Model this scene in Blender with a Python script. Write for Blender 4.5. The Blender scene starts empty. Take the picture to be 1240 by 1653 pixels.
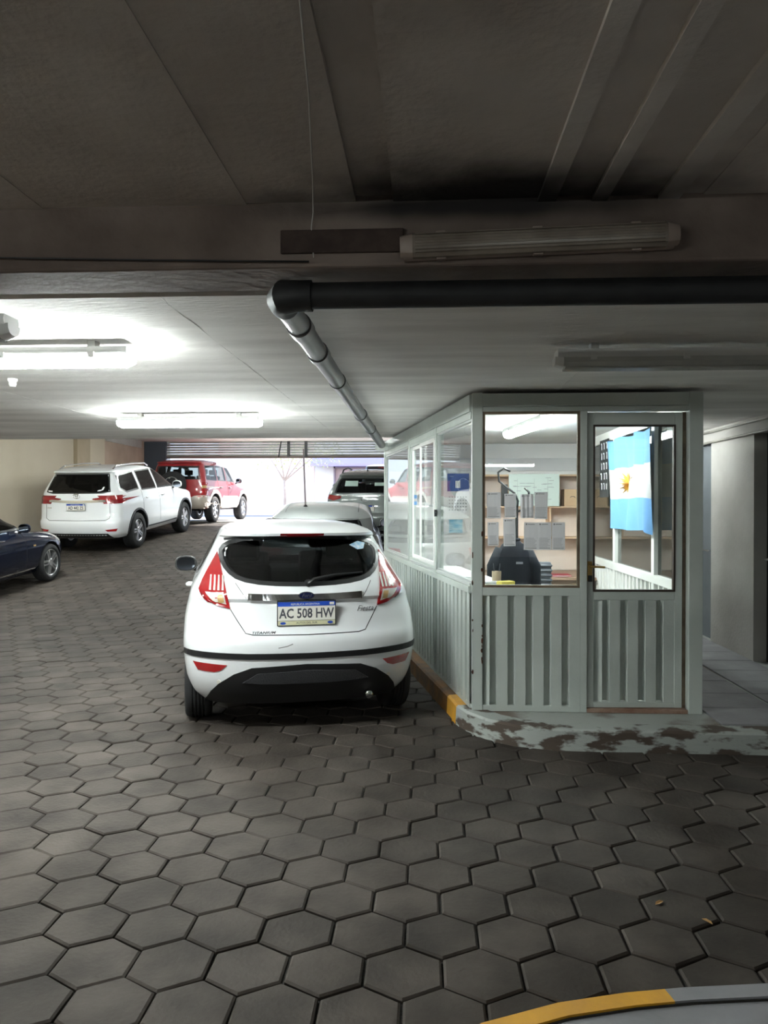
import bpy, bmesh, math, random
from mathutils import Vector, Matrix
from mathutils.bvhtree import BVHTree
from mathutils.geometry import delaunay_2d_cdt
random.seed(7)
R = math.radians
SC = bpy.context.scene
COL = SC.collection

# ------------------------------------------------------------------ camera
cam_d = bpy.data.cameras.new('camera'); cam = bpy.data.objects.new('camera', cam_d); COL.objects.link(cam)
cam.location = (0, 0, 1.6)
cam.rotation_euler = (R(90 - 0.53), 0, R(3.1))
cam_d.sensor_fit = 'HORIZONTAL'; cam_d.sensor_width = 36.0; cam_d.lens = 36.0; cam_d.clip_start = .05
SC.camera = cam
# ------------------------------------------------------------------ world, sun, exposure
SC.view_settings.view_transform = 'Standard'; SC.view_settings.look = 'None'
SC.view_settings.gamma = 1.0; SC.view_settings.use_curve_mapping = False
SC.view_settings.exposure = 1.5
LAMP_POWER = 80.0
W = bpy.data.worlds.new('world'); SC.world = W; W.use_nodes = True
wn = W.node_tree.nodes; wl = W.node_tree.links
sky = wn.new('ShaderNodeTexSky'); sky.sky_type = 'NISHITA'; sky.sun_disc = False
sky.sun_elevation = R(42); sky.sun_rotation = R(20)
wl.new(sky.outputs[0], wn['Background'].inputs[0]); wn['Background'].inputs[1].default_value = .42
sd = bpy.data.lights.new('sun', 'SUN'); sd.energy = 6.0; sd.angle = R(.6); sd.color = (1, .95, .88)
so = bpy.data.objects.new('sun', sd); COL.objects.link(so)
so.rotation_euler = Vector((-.35, -.80, -.62)).to_track_quat('-Z', 'Y').to_euler()
so.location = (6, 40, 20)
try:
    SC.cycles.use_denoising = True
    SC.cycles.max_bounces = 10; SC.cycles.transparent_max_bounces = 16
    SC.cycles.sample_clamp_indirect = 6.0
except Exception: pass

# ------------------------------------------------------------------ materials
MATS = {}
def mat(name, col, rough=.6, metal=0.0, col2=None, scale=6.0, bump=0.0, bscale=60.0, coat=0.0, spec=.5, detail=5.0, lo=.35, hi=.65, stretch=None, emit=None):
    if name in MATS: return MATS[name]
    m = bpy.data.materials.new(name); m.use_nodes = True; MATS[name] = m
    nt = m.node_tree; b = nt.nodes['Principled BSDF']
    b.inputs['Base Color'].default_value = (*col, 1); b.inputs['Roughness'].default_value = rough
    b.inputs['Metallic'].default_value = metal; b.inputs['Specular IOR Level'].default_value = spec
    if coat: b.inputs['Coat Weight'].default_value = coat; b.inputs['Coat Roughness'].default_value = .04
    if emit: b.inputs['Emission Color'].default_value = (*emit[0], 1); b.inputs['Emission Strength'].default_value = emit[1]
    vec = None
    if col2 is not None or bump:
        tc = nt.nodes.new('ShaderNodeTexCoord'); vec = tc.outputs['Object']
        if stretch:
            mp = nt.nodes.new('ShaderNodeMapping'); mp.inputs['Scale'].default_value = stretch
            nt.links.new(vec, mp.inputs[0]); vec = mp.outputs[0]
    if col2 is not None:
        n = nt.nodes.new('ShaderNodeTexNoise'); n.inputs['Scale'].default_value = scale; n.inputs['Detail'].default_value = detail
        nt.links.new(vec, n.inputs['Vector'])
        r = nt.nodes.new('ShaderNodeValToRGB')
        r.color_ramp.elements[0].position = lo; r.color_ramp.elements[0].color = (*col, 1)
        r.color_ramp.elements[1].position = hi; r.color_ramp.elements[1].color = (*col2, 1)
        nt.links.new(n.outputs['Fac'], r.inputs[0]); nt.links.new(r.outputs[0], b.inputs['Base Color'])
    if bump:
        n2 = nt.nodes.new('ShaderNodeTexNoise'); n2.inputs['Scale'].default_value = bscale; n2.inputs['Detail'].default_value = 6
        nt.links.new(vec, n2.inputs['Vector'])
        bp = nt.nodes.new('ShaderNodeBump'); bp.inputs['Strength'].default_value = bump; bp.inputs['Distance'].default_value = .01
        nt.links.new(n2.outputs['Fac'], bp.inputs['Height']); nt.links.new(bp.outputs[0], b.inputs['Normal'])
    return m
def glass(name, tint, base=.04, rough=0.0):
    if name in MATS: return MATS[name]
    m = bpy.data.materials.new(name); m.use_nodes = True; MATS[name] = m
    nt = m.node_tree; nt.nodes.remove(nt.nodes['Principled BSDF'])
    t = nt.nodes.new('ShaderNodeBsdfTransparent'); t.inputs[0].default_value = (*tint, 1)
    g = nt.nodes.new('ShaderNodeBsdfGlossy'); g.inputs['Roughness'].default_value = rough
    lw = nt.nodes.new('ShaderNodeLayerWeight'); lw.inputs[0].default_value = .5
    pw = nt.nodes.new('ShaderNodeMath'); pw.operation = 'POWER'; pw.inputs[1].default_value = 5.0; nt.links.new(lw.outputs['Facing'], pw.inputs[0])
    f = nt.nodes.new('ShaderNodeMath'); f.operation = 'MULTIPLY_ADD'; f.inputs[1].default_value = .94; f.inputs[2].default_value = base
    nt.links.new(pw.outputs[0], f.inputs[0])
    mx = nt.nodes.new('ShaderNodeMixShader')
    nt.links.new(f.outputs[0], mx.inputs[0]); nt.links.new(t.outputs[0], mx.inputs[1]); nt.links.new(g.outputs[0], mx.inputs[2])
    nt.links.new(mx.outputs[0], nt.nodes['Material Output'].inputs[0])
    return m
def paver_mat(name, c1, c2):
    m = mat(name, c1, .68, col2=c2, scale=3.0, bump=.35, bscale=45, spec=.12)
    nt = m.node_tree; b = nt.nodes['Principled BSDF']
    gi = nt.nodes.new('ShaderNodeNewGeometry'); oi = nt.nodes.new('ShaderNodeObjectInfo')
    ad = nt.nodes.new('ShaderNodeMath'); ad.operation = 'ADD'
    nt.links.new(gi.outputs['Random Per Island'], ad.inputs[0]); nt.links.new(oi.outputs['Random'], ad.inputs[1])
    fr = nt.nodes.new('ShaderNodeMath'); fr.operation = 'FRACT'; nt.links.new(ad.outputs[0], fr.inputs[0])
    mr = nt.nodes.new('ShaderNodeMapRange'); mr.inputs['To Min'].default_value = .80; mr.inputs['To Max'].default_value = 1.16
    nt.links.new(fr.outputs[0], mr.inputs[0])
    hs = nt.nodes.new('ShaderNodeHueSaturation'); nt.links.new(mr.outputs[0], hs.inputs['Value'])
    src = b.inputs['Base Color'].links[0].from_socket
    nt.links.new(src, hs.inputs['Color']); nt.links.new(hs.outputs[0], b.inputs['Base Color'])
    # world-space noise so that copies sharing a mesh differ
    ge = nt.nodes.new('ShaderNodeNewGeometry')
    for n in nt.nodes:
        if n.type == 'TEX_NOISE': nt.links.new(ge.outputs['Position'], n.inputs['Vector'])
    return m
M_PAVER = paver_mat('paver', (.036, .0295, .025), (.070, .0585, .0500))
M_JOINT = mat('joint_dirt', (.018, .015, .012), .95, bump=.5, bscale=80)
M_CONC_DARK = mat('sooty_concrete', (.44, .39, .35), .9, col2=(.62, .56, .51), scale=1.6, bump=.5, bscale=28, detail=8)
M_CONC = mat('painted_concrete', (.66, .635, .605), .85, col2=(.86, .835, .805), scale=1.3, bump=.5, bscale=22, detail=8, stretch=(.6, 3, 1))
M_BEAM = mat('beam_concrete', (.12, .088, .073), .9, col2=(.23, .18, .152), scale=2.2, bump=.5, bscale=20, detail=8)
M_CONC_PALE = mat('pale_board_concrete', (.55, .50, .46), .9, col2=(.66, .61, .565), scale=3, bump=.5, bscale=28)
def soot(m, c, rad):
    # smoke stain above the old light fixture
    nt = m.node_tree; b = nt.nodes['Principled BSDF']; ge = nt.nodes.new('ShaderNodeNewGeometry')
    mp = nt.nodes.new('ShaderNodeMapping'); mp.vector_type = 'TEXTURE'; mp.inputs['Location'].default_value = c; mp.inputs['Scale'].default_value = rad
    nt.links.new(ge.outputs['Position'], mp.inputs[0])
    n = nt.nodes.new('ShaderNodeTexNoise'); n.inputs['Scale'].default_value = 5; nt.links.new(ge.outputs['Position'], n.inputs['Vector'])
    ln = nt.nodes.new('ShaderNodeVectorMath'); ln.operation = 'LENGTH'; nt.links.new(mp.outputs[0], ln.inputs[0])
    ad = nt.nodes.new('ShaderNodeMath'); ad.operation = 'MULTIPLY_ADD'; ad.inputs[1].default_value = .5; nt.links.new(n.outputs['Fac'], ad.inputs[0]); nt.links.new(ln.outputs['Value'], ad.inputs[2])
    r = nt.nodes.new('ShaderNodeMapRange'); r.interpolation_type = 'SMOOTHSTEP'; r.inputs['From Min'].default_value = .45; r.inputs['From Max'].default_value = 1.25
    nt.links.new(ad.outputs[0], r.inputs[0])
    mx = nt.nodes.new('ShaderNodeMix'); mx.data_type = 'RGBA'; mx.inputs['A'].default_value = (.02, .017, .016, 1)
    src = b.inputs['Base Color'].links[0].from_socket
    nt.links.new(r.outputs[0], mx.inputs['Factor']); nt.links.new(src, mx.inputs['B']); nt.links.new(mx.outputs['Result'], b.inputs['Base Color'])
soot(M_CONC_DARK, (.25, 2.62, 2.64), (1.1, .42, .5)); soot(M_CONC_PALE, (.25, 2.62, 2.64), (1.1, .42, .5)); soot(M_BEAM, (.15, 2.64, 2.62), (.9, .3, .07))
M_WALL_BEIGE = mat('beige_wall', (.60, .52, .40), .85, col2=(.66, .58, .46), scale=.8, bump=.2, bscale=40)
M_WALL_GREY = mat('dirty_white_wall', (.42, .40, .37), .85, col2=(.58, .56, .53), scale=1.1, bump=.3, bscale=30)
M_WALL_PINK = mat('brown_wall', (.46, .34, .26), .9, col2=(.56, .43, .34), scale=1.5, bump=.3)
M_BOOTH = mat('booth_paint', (.43, .47, .44), .42, col2=(.53, .57, .535), scale=2.0, bump=.12, bscale=50)
M_BOOTH_D = mat('booth_bead', (.10, .065, .04), .6, col2=(.20, .15, .10), scale=9)
M_BOOTH_W = mat('booth_white', (.72, .71, .69), .5, col2=(.80, .79, .77), scale=3)
M_RUST = mat('rust', (.10, .03, .014), .9, col2=(.03, .018, .012), scale=30)
M_ALU = mat('aluminium', (.62, .64, .63), .4, metal=.6)
M_BLACK = mat('black_plastic', (.012, .012, .013), .45)
M_RUBBER = mat('rubber', (.016, .016, .017), .8, bump=.2, bscale=90)
M_DARK = mat('dark_interior', (.03, .03, .032), .7)
M_CHROME = mat('chrome', (.75, .75, .75), .12, metal=1)
M_ALLOY = mat('alloy', (.55, .55, .56), .3, metal=.85)
M_PIPE = mat('black_pipe', (.008, .008, .009), .6, col2=(.02, .02, .021), scale=8)
M_PIPE_G = mat('grey_pipe', (.07, .07, .073), .3, col2=(.12, .12, .124), scale=3)
M_WHITEP = mat('white_plastic', (.75, .75, .73), .4)
M_OLDP = mat('aged_plastic', (.33, .31, .28), .5, col2=(.45, .43, .39), scale=5)
M_PAPER = mat('paper', (.80, .80, .82), .8)
M_INK = mat('ink', (.07, .07, .08), .8)
M_INK2 = mat('pale_ink', (.30, .30, .32), .8)
M_WOOD = mat('pine_board', (.58, .38, .24), .55, col2=(.66, .46, .31), scale=2, stretch=(1, 9, 9))
M_YELLOW = mat('yellow_paint', (.72, .36, .02), .6, col2=(.55, .27, .03), scale=6, bump=.3, bscale=30)
M_CURB_G = mat('worn_green_paint', (.075, .055, .042), .8, col2=(.38, .405, .38), scale=6.5, bump=.6, bscale=18, detail=10, lo=.43, hi=.52, stretch=(1, 1, 2.5))
M_SLAB = mat('grey_slab', (.19, .185, .195), .6, col2=(.29, .285, .30), scale=2.5, bump=.3, bscale=35)
M_PLINTH = mat('plinth_paint', (.15, .11, .09), .75, col2=(.38, .40, .375), scale=1.7, bump=.4, bscale=25, detail=9, lo=.38, hi=.47)
M_DARKROOM = mat('dark_room', (.015, .016, .018), .5, col2=(.025, .027, .03), scale=3)
M_RED_L = mat('red_lens', (.33, .010, .012), .12, coat=1.0, spec=.6)
M_RED_D = mat('dark_red_lens', (.22, .004, .008), .15, coat=1.0)
M_CLEAR_L = mat('clear_lens', (.72, .68, .62), .12, coat=1.0)
M_AMBER = mat('amber_lens', (.60, .38, .16), .2, coat=1.0)
M_PLATE = mat('plate_white', (.82, .79, .72), .4)
M_BLUE = mat('plate_blue', (.015, .07, .45), .4)
M_GLASS = glass('clear_glass', (.96, .98, .97))
M_TINT = glass('tinted_glass', (.30, .34, .33))
M_TINTD = glass('dark_glass', (.06, .065, .07))
M_CLEARC = glass('car_glass', (.62, .66, .64))

# ------------------------------------------------------------------ mesh helpers
class MB:
    def __init__(s): s.v = []; s.f = []; s.m = []
    def add(s, vs, fs, mi=0, M=None):
        o = len(s.v)
        s.v += [tuple(M @ Vector(p)) if M else tuple(p) for p in vs]
        s.f += [tuple(i + o for i in f) for f in fs]; s.m += [mi] * len(fs); return s
    def box(s, x0, x1, y0, y1, z0, z1, mi=0, M=None, bev=0.0):
        if bev <= 0:
            vs = [(x, y, z) for z in (z0, z1) for y in (y0, y1) for x in (x0, x1)]
            return s.add(vs, [(0, 2, 3, 1), (4, 5, 7, 6), (0, 1, 5, 4), (2, 6, 7, 3), (0, 4, 6, 2), (1, 3, 7, 5)], mi, M)
        bm = bmesh.new(); bmesh.ops.create_cube(bm, size=1)
        for v in bm.verts: v.co = ((x0+x1)/2 + v.co.x*(x1-x0), (y0+y1)/2 + v.co.y*(y1-y0), (z0+z1)/2 + v.co.z*(z1-z0))
        bmesh.ops.bevel(bm, geom=bm.edges[:], offset=bev, segments=2, profile=.5, affect='EDGES')
        bm.verts.index_update()
        s.add([v.co[:] for v in bm.verts], [[v.index for v in f.verts] for f in bm.faces], mi, M); bm.free(); return s
    def tube(s, pts, r, n=10, mi=0, cap=True, M=None):
        pts = [Vector(p) for p in pts]; rr = r if isinstance(r, (list, tuple)) else [r]*len(pts)
        vs = []; fs = []; up = None
        for i, p in enumerate(pts):
            if i == 0: d = pts[1]-p
            elif i == len(pts)-1: d = p-pts[i-1]
            else: d = (pts[i+1]-p).normalized() + (p-pts[i-1]).normalized()
            d.normalize()
            if up is None: up = Vector((0, 0, 1)) if abs(d.z) < .9 else Vector((1, 0, 0))
            a = d.cross(up).normalized(); b = a.cross(d).normalized(); up = b
            for k in range(n):
                t = 2*math.pi*k/n; vs.append(tuple(p + (a*math.cos(t)+b*math.sin(t))*rr[i]))
        for i in range(len(pts)-1):
            for k in range(n):
                fs.append((i*n+k, (i+1)*n+k, (i+1)*n+(k+1) % n, i*n+(k+1) % n))
        if cap: fs.append(tuple(range(n))); fs.append(tuple(reversed(range((len(pts)-1)*n, len(pts)*n))))
        return s.add(vs, fs, mi, M)
    def prism(s, poly, z0, z1, mi=0, M=None):
        n = len(poly); vs = [(x, y, z0) for x, y in poly] + [(x, y, z1) for x, y in poly]
        fs = [tuple(reversed(range(n))), tuple(range(n, 2*n))] + [(i, (i+1) % n, n+(i+1) % n, n+i) for i in range(n)]
        return s.add(vs, fs, mi, M)
    def lathe(s, prof, n=24, mi=0, M=None, axis='Z'):
        vs = []; fs = []; m = len(prof)
        for k in range(n):
            t = 2*math.pi*k/n; c, q = math.cos(t), math.sin(t)
            for r, h in prof:
                vs.append((r*c, r*q, h) if axis == 'Z' else (h, r*c, r*q))
        for k in range(n):
            k2 = (k+1) % n
            for i in range(m-1): fs.append((k*m+i, k2*m+i, k2*m+i+1, k*m+i+1))
        return s.add(vs, fs, mi, M)
    def build(s, name, mats, parent=None, smooth=False, loc=None, rot=None):
        me = bpy.data.meshes.new(name); me.from_pydata(s.v, [], s.f)
        ml = mats if isinstance(mats, (list, tuple)) else [mats]
        for m in ml: me.materials.append(m)
        if len(ml) > 1: me.polygons.foreach_set('material_index', s.m)
        fix(me)
        if smooth is True: me.polygons.foreach_set('use_smooth', [True]*len(me.polygons))
        elif smooth: me.polygons.foreach_set('use_smooth', [True]*len(me.polygons)); me.set_sharp_from_angle(angle=R(smooth))
        return link(name, me, parent, loc, rot)
def fix(me):
    bm = bmesh.new(); bm.from_mesh(me); bmesh.ops.recalc_face_normals(bm, faces=bm.faces[:]); bm.to_mesh(me); bm.free(); me.update()
def link(name, me, parent=None, loc=None, rot=None):
    o = bpy.data.objects.new(name, me); COL.objects.link(o)
    if parent: o.parent = parent
    if loc: o.location = loc
    if rot: o.rotation_euler = rot
    return o
def tag(o, label=None, cat=None, group=None, kind=None):
    if label: o['label'] = label
    if cat: o['category'] = cat
    if group: o['group'] = group
    if kind: o['kind'] = kind
    return o
def thing(name, label, cat, loc=(0, 0, 0), rz=0, group=None):
    o = bpy.data.objects.new(name, None); COL.objects.link(o); o.location = loc; o.rotation_euler = (0, 0, rz); o.empty_display_size = .1
    return tag(o, label, cat, group)
def struct(o, label=None): return tag(o, label, kind='structure')
def text(s, size, m, parent, loc, rot, name='lettering', ex=.0006, align='CENTER', shear=0, spacing=1.0, sx=1.0, bold=0.0):
    c = bpy.data.curves.new('txt', 'FONT'); c.body = s; c.size = size; c.extrude = ex; c.align_x = align; c.align_y = 'CENTER'
    c.offset = bold*size; c.resolution_u = 2; c.shear = shear; c.space_character = spacing
    t = bpy.data.objects.new('txt', c); COL.objects.link(t)
    me = bpy.data.meshes.new_from_object(t.evaluated_get(bpy.context.evaluated_depsgraph_get()))
    bpy.data.objects.remove(t); bpy.data.curves.remove(c)
    me.materials.clear(); me.materials.append(m)
    for v in me.vertices: v.co.x *= sx
    return link(name, me, parent, loc, rot)
def boolean(me, cutter, mats):
    o = bpy.data.objects.new('tmp_a', me); c = bpy.data.objects.new('tmp_b', cutter); COL.objects.link(o); COL.objects.link(c)
    md = o.modifiers.new('b', 'BOOLEAN'); md.object = c; md.operation = 'DIFFERENCE'; md.solver = 'EXACT'; md.material_mode = 'TRANSFER'
    dg = bpy.context.evaluated_depsgraph_get(); dg.update()
    r = bpy.data.meshes.new_from_object(o.evaluated_get(dg))
    bpy.data.objects.remove(o); bpy.data.objects.remove(c)
    return r

# ------------------------------------------------------------------ the setting
FZ = [(-20, 0), (9.3, 0), (11.5, .12), (13.4, .30), (17, .68), (20, .95), (23, 1.08), (30, 1.16), (90, 1.16)]
def fz(y):
    for (a, za), (b, zb) in zip(FZ, FZ[1:]):
        if a <= y <= b: return za + (zb-za)*(y-a)/(b-a)
    return 0
XL, XR, YB, YS = -8.9, 3.07, -13.0, 24.0
ZN, ZC, ZU = 2.64, 2.42, 3.6
mb = MB(); ys = [YB-.2] + [FZ[1][0]+i*.5 for i in range(0, 28)] + [23.2]
for a, b in zip(ys, ys[1:]):
    mb.add([(XL-.1, a, fz(a)-.016), (6.2, a, fz(a)-.016), (6.2, b, fz(b)-.016), (XL-.1, b, fz(b)-.016)], [(0, 1, 2, 3)])
floor = struct(mb.build('floor', M_JOINT), 'hexagonal concrete paver floor of the garage')
# hexagonal pavers
HW = .27; HS = HW/math.sqrt(3); ROW = HS*1.5; GAP = .0045
def hexpts(r, ph=0): return [(r*math.cos(R(30+60*k)+ph), r*math.sin(R(30+60*k)+ph)) for k in range(6)]
def hexmesh(rr):
    ro = HS-GAP*rr; ri = ro-.009
    ins = hexpts(ri); out = hexpts(ro)
    vs = [(x, y, 0) for x, y in ins] + [(x, y, -.006) for x, y in out] + [(x, y, -.03) for x, y in out]
    fs = [tuple(range(6))] + [(i+6, (i+1) % 6+6, (i+1) % 6, i) for i in range(6)] + [(i+12, (i+1) % 6+12, (i+1) % 6+6, i+6) for i in range(6)]
    return vs, fs
hexme = []
for rr in (.8, 1.1, 1.5):
    vs, fs = hexmesh(rr); me = bpy.data.meshes.new('paver'); me.from_pydata(vs, [], fs); me.materials.append(M_PAVER)
    me.polygons.foreach_set('use_smooth', [False]*len(me.polygons)); hexme.append(me)
PLINTH = [(-.70, 10.2), (-.66, 9.8), (.20, 5.80), (.23, 5.62), (.30, 5.44), (.42, 5.27), (.60, 5.13), (.85, 5.06), (1.2, 5.04), (6.1, 5.02), (6.1, 10.2)]
ISLAND = [(-.75, -4), (-.60, .4), (-.42, 1.2), (-.20, 1.80), (.0, 2.08), (.157, 2.225), (.396, 2.33), (.614, 2.39), (.80, 2.425), (1.07, 2.46), (1.6, 2.50), (4.0, 2.55), (6.1, 2.56), (6.1, -4)]
def inside(p, poly):
    x, y = p; r = False; n = len(poly)
    for i in range(n):
        (x1, y1), (x2, y2) = poly[i], poly[(i+1) % n]
        if (y1 > y) != (y2 > y) and x < (x2-x1)*(y-y1)/(y2-y1)+x1: r = not r
    return r
cells = []
r0 = int(-3/ROW)
for j in range(r0, int(22.6/ROW)):
    y = j*ROW + .05
    for i in range(-36, 24):
        x = (i + (.5 if j % 2 else 0))*HW + .06
        if not (XL < x < 6): continue
        if y > 10.2 and x > XR: continue
        if inside((x, y), PLINTH) and x > .1 and y > 5.3 and inside((x-.2, y-.15), PLINTH): continue
        if inside((x, y-.3), ISLAND) and inside((x, y+.2), ISLAND) : continue
        cells.append((x, y))
def invue(x, y):
    lat = x*.9985 + y*.0541; d = y*.9985 - x*.0541
    return d > 2.2 and abs(lat) < .52*d
near = sorted([c for c in cells if invue(*c)], key=lambda c: c[0]**2+c[1]**2)[:300]; nears = set(near)
for k, (x, y) in enumerate(near):
    o = bpy.data.objects.new('paver', random.choice(hexme)); COL.objects.link(o); o.parent = floor
    o.location = (x, y, random.uniform(-.003, .002)); o.rotation_euler = (random.gauss(0, .006), random.gauss(0, .006), random.choice(range(6))*R(60)+random.gauss(0, .008))
mb = MB(); vs0, fs0 = hexmesh(1.1)
for (x, y) in cells:
    if (x, y) in nears: continue
    dz = random.uniform(-.003, .002); a, b = random.gauss(0, .005), random.gauss(0, .005)
    mb.add([(x+p[0], y+p[1], fz(y+p[1])+p[2]+dz+a*p[0]+b*p[1]) for p in vs0], fs0)
me = bpy.data.meshes.new('paver_field'); me.from_pydata(mb.v, [], mb.f); me.materials.append(M_PAVER)
tag(link('paver_field', me, floor), kind='stuff')

# walls
def slab(name, x0, x1, y0, y1, z0, z1, m, label=None, parent=None, bev=0):
    o = MB().box(x0, x1, y0, y1, z0, z1, bev=bev).build(name, m, parent)
    if parent is None: struct(o, label)
    return o
wl_ = slab('wall_left', XL-.25, XL, YB, 20.9, -.3, 4.2, M_WALL_BEIGE, 'beige painted wall along the parked cars')
slab('pillar', XL, XL+.10, 19.0, 19.75, .6, 3.6, mat('tan_pillar', (.44, .36, .25), .8, col2=(.5, .41, .3), scale=2), parent=wl_)
wl2 = slab('wall_left.001', XL-.25, XL, 20.9, YS, .6, 4.2, M_WALL_PINK, 'brownish wall stretch beside the roller shutter')
slab('cornice', XL, XL+.05, 20.9, YS-.45, 3.38, 3.6, M_WALL_GREY, parent=wl2)
struct(MB().box(XL-.25, 6.3, YB-.25, YB, -.3, 4.2).build('wall_back', M_WALL_GREY), 'rear wall of the garage')
struct(MB().box(6.1, 6.35, YB, 5.3, -.3, 4.2).build('wall_right', M_WALL_GREY), 'side wall of the near garage bay')
# corridor wall right, with two door openings
wr = MB()
wr.box(XR, XR+.2, 7.37, 8.45, .10, ZC+.1); wr.box(XR, XR+.2, 5.0, 6.2, .1, ZC+.1)
wr.box(XR, XR+.2, 6.2, 7.37, 2.27, ZC+.1); wr.box(XR, XR+.2, 8.45, 9.35, 2.27, ZC+.1); wr.box(XR, XR+.2, 9.35, YS, .1, 4.2)
struct(wr.build('wall_right.001', M_WALL_GREY), 'dirty white corridor wall with dark doorways')
MBd = MB().box(XR+.12, XR+.16, 6.2, 7.37, .13, 2.27)  # near-black panel stands in for the unlit room behind the opening
d1 = struct(MBd.build('dark_opening', M_DARKROOM), 'near-black panel standing in for the unlit doorway at the right edge'); 
MB().tube([(XR+.13, 7.27, 1.1), (XR+.06, 7.27, 1.1), (XR+.06, 7.15, 1.1)], .011, 8).build('door_handle', M_CHROME, d1)  # handle set on the near-black stand-in panel, not on a door
d2 = struct(MB().box(XR+.06, XR+.10, 8.45, 9.35, .13, 2.27).build('door_2', mat('bluegrey_door', (.16, .18, .20), .5, col2=(.22, .24, .26), scale=2)), 'blue-grey corridor door behind the booth')
MB().tube([(XR+.06, 8.57, 1.1), (XR+.01, 8.57, 1.1), (XR+.01, 8.69, 1.1)], .011, 8).build('door_handle', M_CHROME, d2)
struct(MB().box(XR, 6.3, 5.25, 5.3, -.1, 3).build('wall_front', M_WALL_GREY), 'short wall beside the corridor')
struct(MB().box(1.95, XR, 10.2, 10.35, .1, ZC).build('wall_end', M_WALL_GREY), 'end wall of the corridor')
# ceilings
ce = struct(MB().box(XL-.2, 6.3, YB-.2, 2.66, ZN+.03, ZN+.12).build('ceiling', M_CONC_DARK), 'sooty board-marked concrete ceiling above the camera')
xs = [XL]
while xs[-1] < -1.2: xs.append(xs[-1]+random.uniform(.2, .34))
xs += [-.92, -.62, -.40, -.24, -.111, .144, .38, .44, .56, .61, .78, .85, .93]
while xs[-1] < 6.1: xs.append(xs[-1]+random.uniform(.2, .34))
lift = {-.62: .004, -.24: .020, -.111: 0, .38: -.012, .44: .006, .56: -.014, .61: .003, .78: -.012, .85: .006}
for a, b in zip(xs, xs[1:]):
    dz = lift.get(a, random.uniform(-.0015, .003))
    MB().box(a, b, YB, 2.66, ZN+dz, ZN+.05, bev=.0).build('board_panel', M_CONC_PALE if a in (.38, .56, .78) else M_CONC_DARK, ce)
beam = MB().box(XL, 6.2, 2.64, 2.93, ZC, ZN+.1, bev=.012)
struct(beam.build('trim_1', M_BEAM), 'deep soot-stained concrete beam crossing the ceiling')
c2 = struct(MB().box(XL-.2, 6.3, 2.93, 9.35, ZC+.03, ZC+.5).build('ceiling.001', M_CONC), 'lower painted concrete ceiling with the lit tubes')
xj = [-8.9, -7.1, -5.1, -3.05, -1.05, .95, 2.95, 4.95, 6.2]
for a, b in zip(xj, xj[1:]):
    MB().box(a+.0008, b-.0008, 2.985, 9.35, ZC+random.uniform(0, .0006), ZC+.06, bev=.0).build('slab_panel', M_CONC, c2)
for x in xj[1:-1]:
    pts = [(x+random.gauss(0, .006), 3.0+i*.16, ZC+.002) for i in range(40)]
    MB().tube(pts, [random.uniform(.0015, .004) for _ in pts], 6).build('joint_ridge', M_CONC, c2, smooth=True)
struct(MB().box(XL-.2, XR+.2, 9.35, YS+.3, ZU, ZU+.15).build('ceiling.002', M_CONC), 'high ceiling over the exit ramp')
struct(MB().box(XL, XR, 9.25, 9.35, ZC, ZU).build('trim_2', M_CONC), 'edge of the lower ceiling slab')

# plinth, curbs and corridor slabs
def lerp_poly(pl, step):
    out = []
    for (a, b) in zip(pl, pl[1:]):
        a = Vector(a); b = Vector(b); n = max(1, int((b-a).length/step))
        out += [a+(b-a)*i/n for i in range(n)]
    return out + [Vector(pl[-1])]
def inset_path(path, w):
    out = []
    for i, p in enumerate(path):
        d = (path[min(i+1, len(path)-1)] - path[max(i-1, 0)]).normalized(); out.append(p + Vector((-d.y, d.x))*w)
    return out
def curb_strip(path, w, z0, z1, name, m, parent, side=1):
    i2 = inset_path(path, w*side); n = len(path); vs = []; fs = []
    for p, q in zip(path, i2):
        e = (q-p).normalized()
        vs += [(p.x, p.y, z0), (p.x+e.x*.008, p.y+e.y*.008, z1-.016), (p.x+e.x*.022, p.y+e.y*.022, z1-.002), (q.x, q.y, z1), (q.x, q.y, z0)]
    for i in range(n-1):
        for k in range(4): fs.append((i*5+k, (i+1)*5+k, (i+1)*5+k+1, i*5+k+1))
    fs += [(0, 1, 2, 3, 4), tuple((n-1)*5+k for k in (4, 3, 2, 1, 0))]
    return MB().add(vs, fs).build(name, m, parent, smooth=30)
pl = struct(MB().prism(PLINTH, -.1, .128).build('sidewalk', M_PLINTH), 'raised walkway under the glazed booth')
path = inset_path(lerp_poly(PLINTH[1:10], .12), -.014)
k = min(range(len(path)), key=lambda i: (path[i]-Vector((.235, 5.60))).length)
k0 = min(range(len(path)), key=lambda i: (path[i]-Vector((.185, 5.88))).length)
curb_strip(path[:k0+1], .14, -.02, .14, 'curb_stone', mat('shaded_yellow', (.20, .085, .012), .7, col2=(.09, .05, .02), scale=6, bump=.3, bscale=30), pl)['label'] = 'yellow curb stretch with the car shade painted in orange-brown'  # yellow paint darkened so the car's shade sits in its colour
curb_strip(path[k0:k+1], .14, -.02, .14, 'curb_stone', M_YELLOW, pl)['label'] = 'yellow painted curb stretch'
curb_strip(path[k:], .16, -.02, .14, 'curb_stone', M_CURB_G, pl)['label'] = 'peeling pale green painted curb'
for i, x in enumerate((1.97, 2.53)):
    for j in range(11):
        y0 = 5.22+j*.43
        MB().box(x+.004, x+.535, y0+.003, y0+.424, .10, .139+random.uniform(-.001, .002), bev=.004).build('paving_slab', M_SLAB, pl)
isl = struct(MB().prism(ISLAND, -.1, .095).build('sidewalk.001', M_SLAB), 'grey walkway island in the bottom right foreground')
path = lerp_poly(ISLAND[1:-1], .06)
path = inset_path(list(reversed(path)), -.014)
k = min(range(len(path)), key=lambda i: (path[i]-Vector((.72, 2.41))).length)
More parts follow.
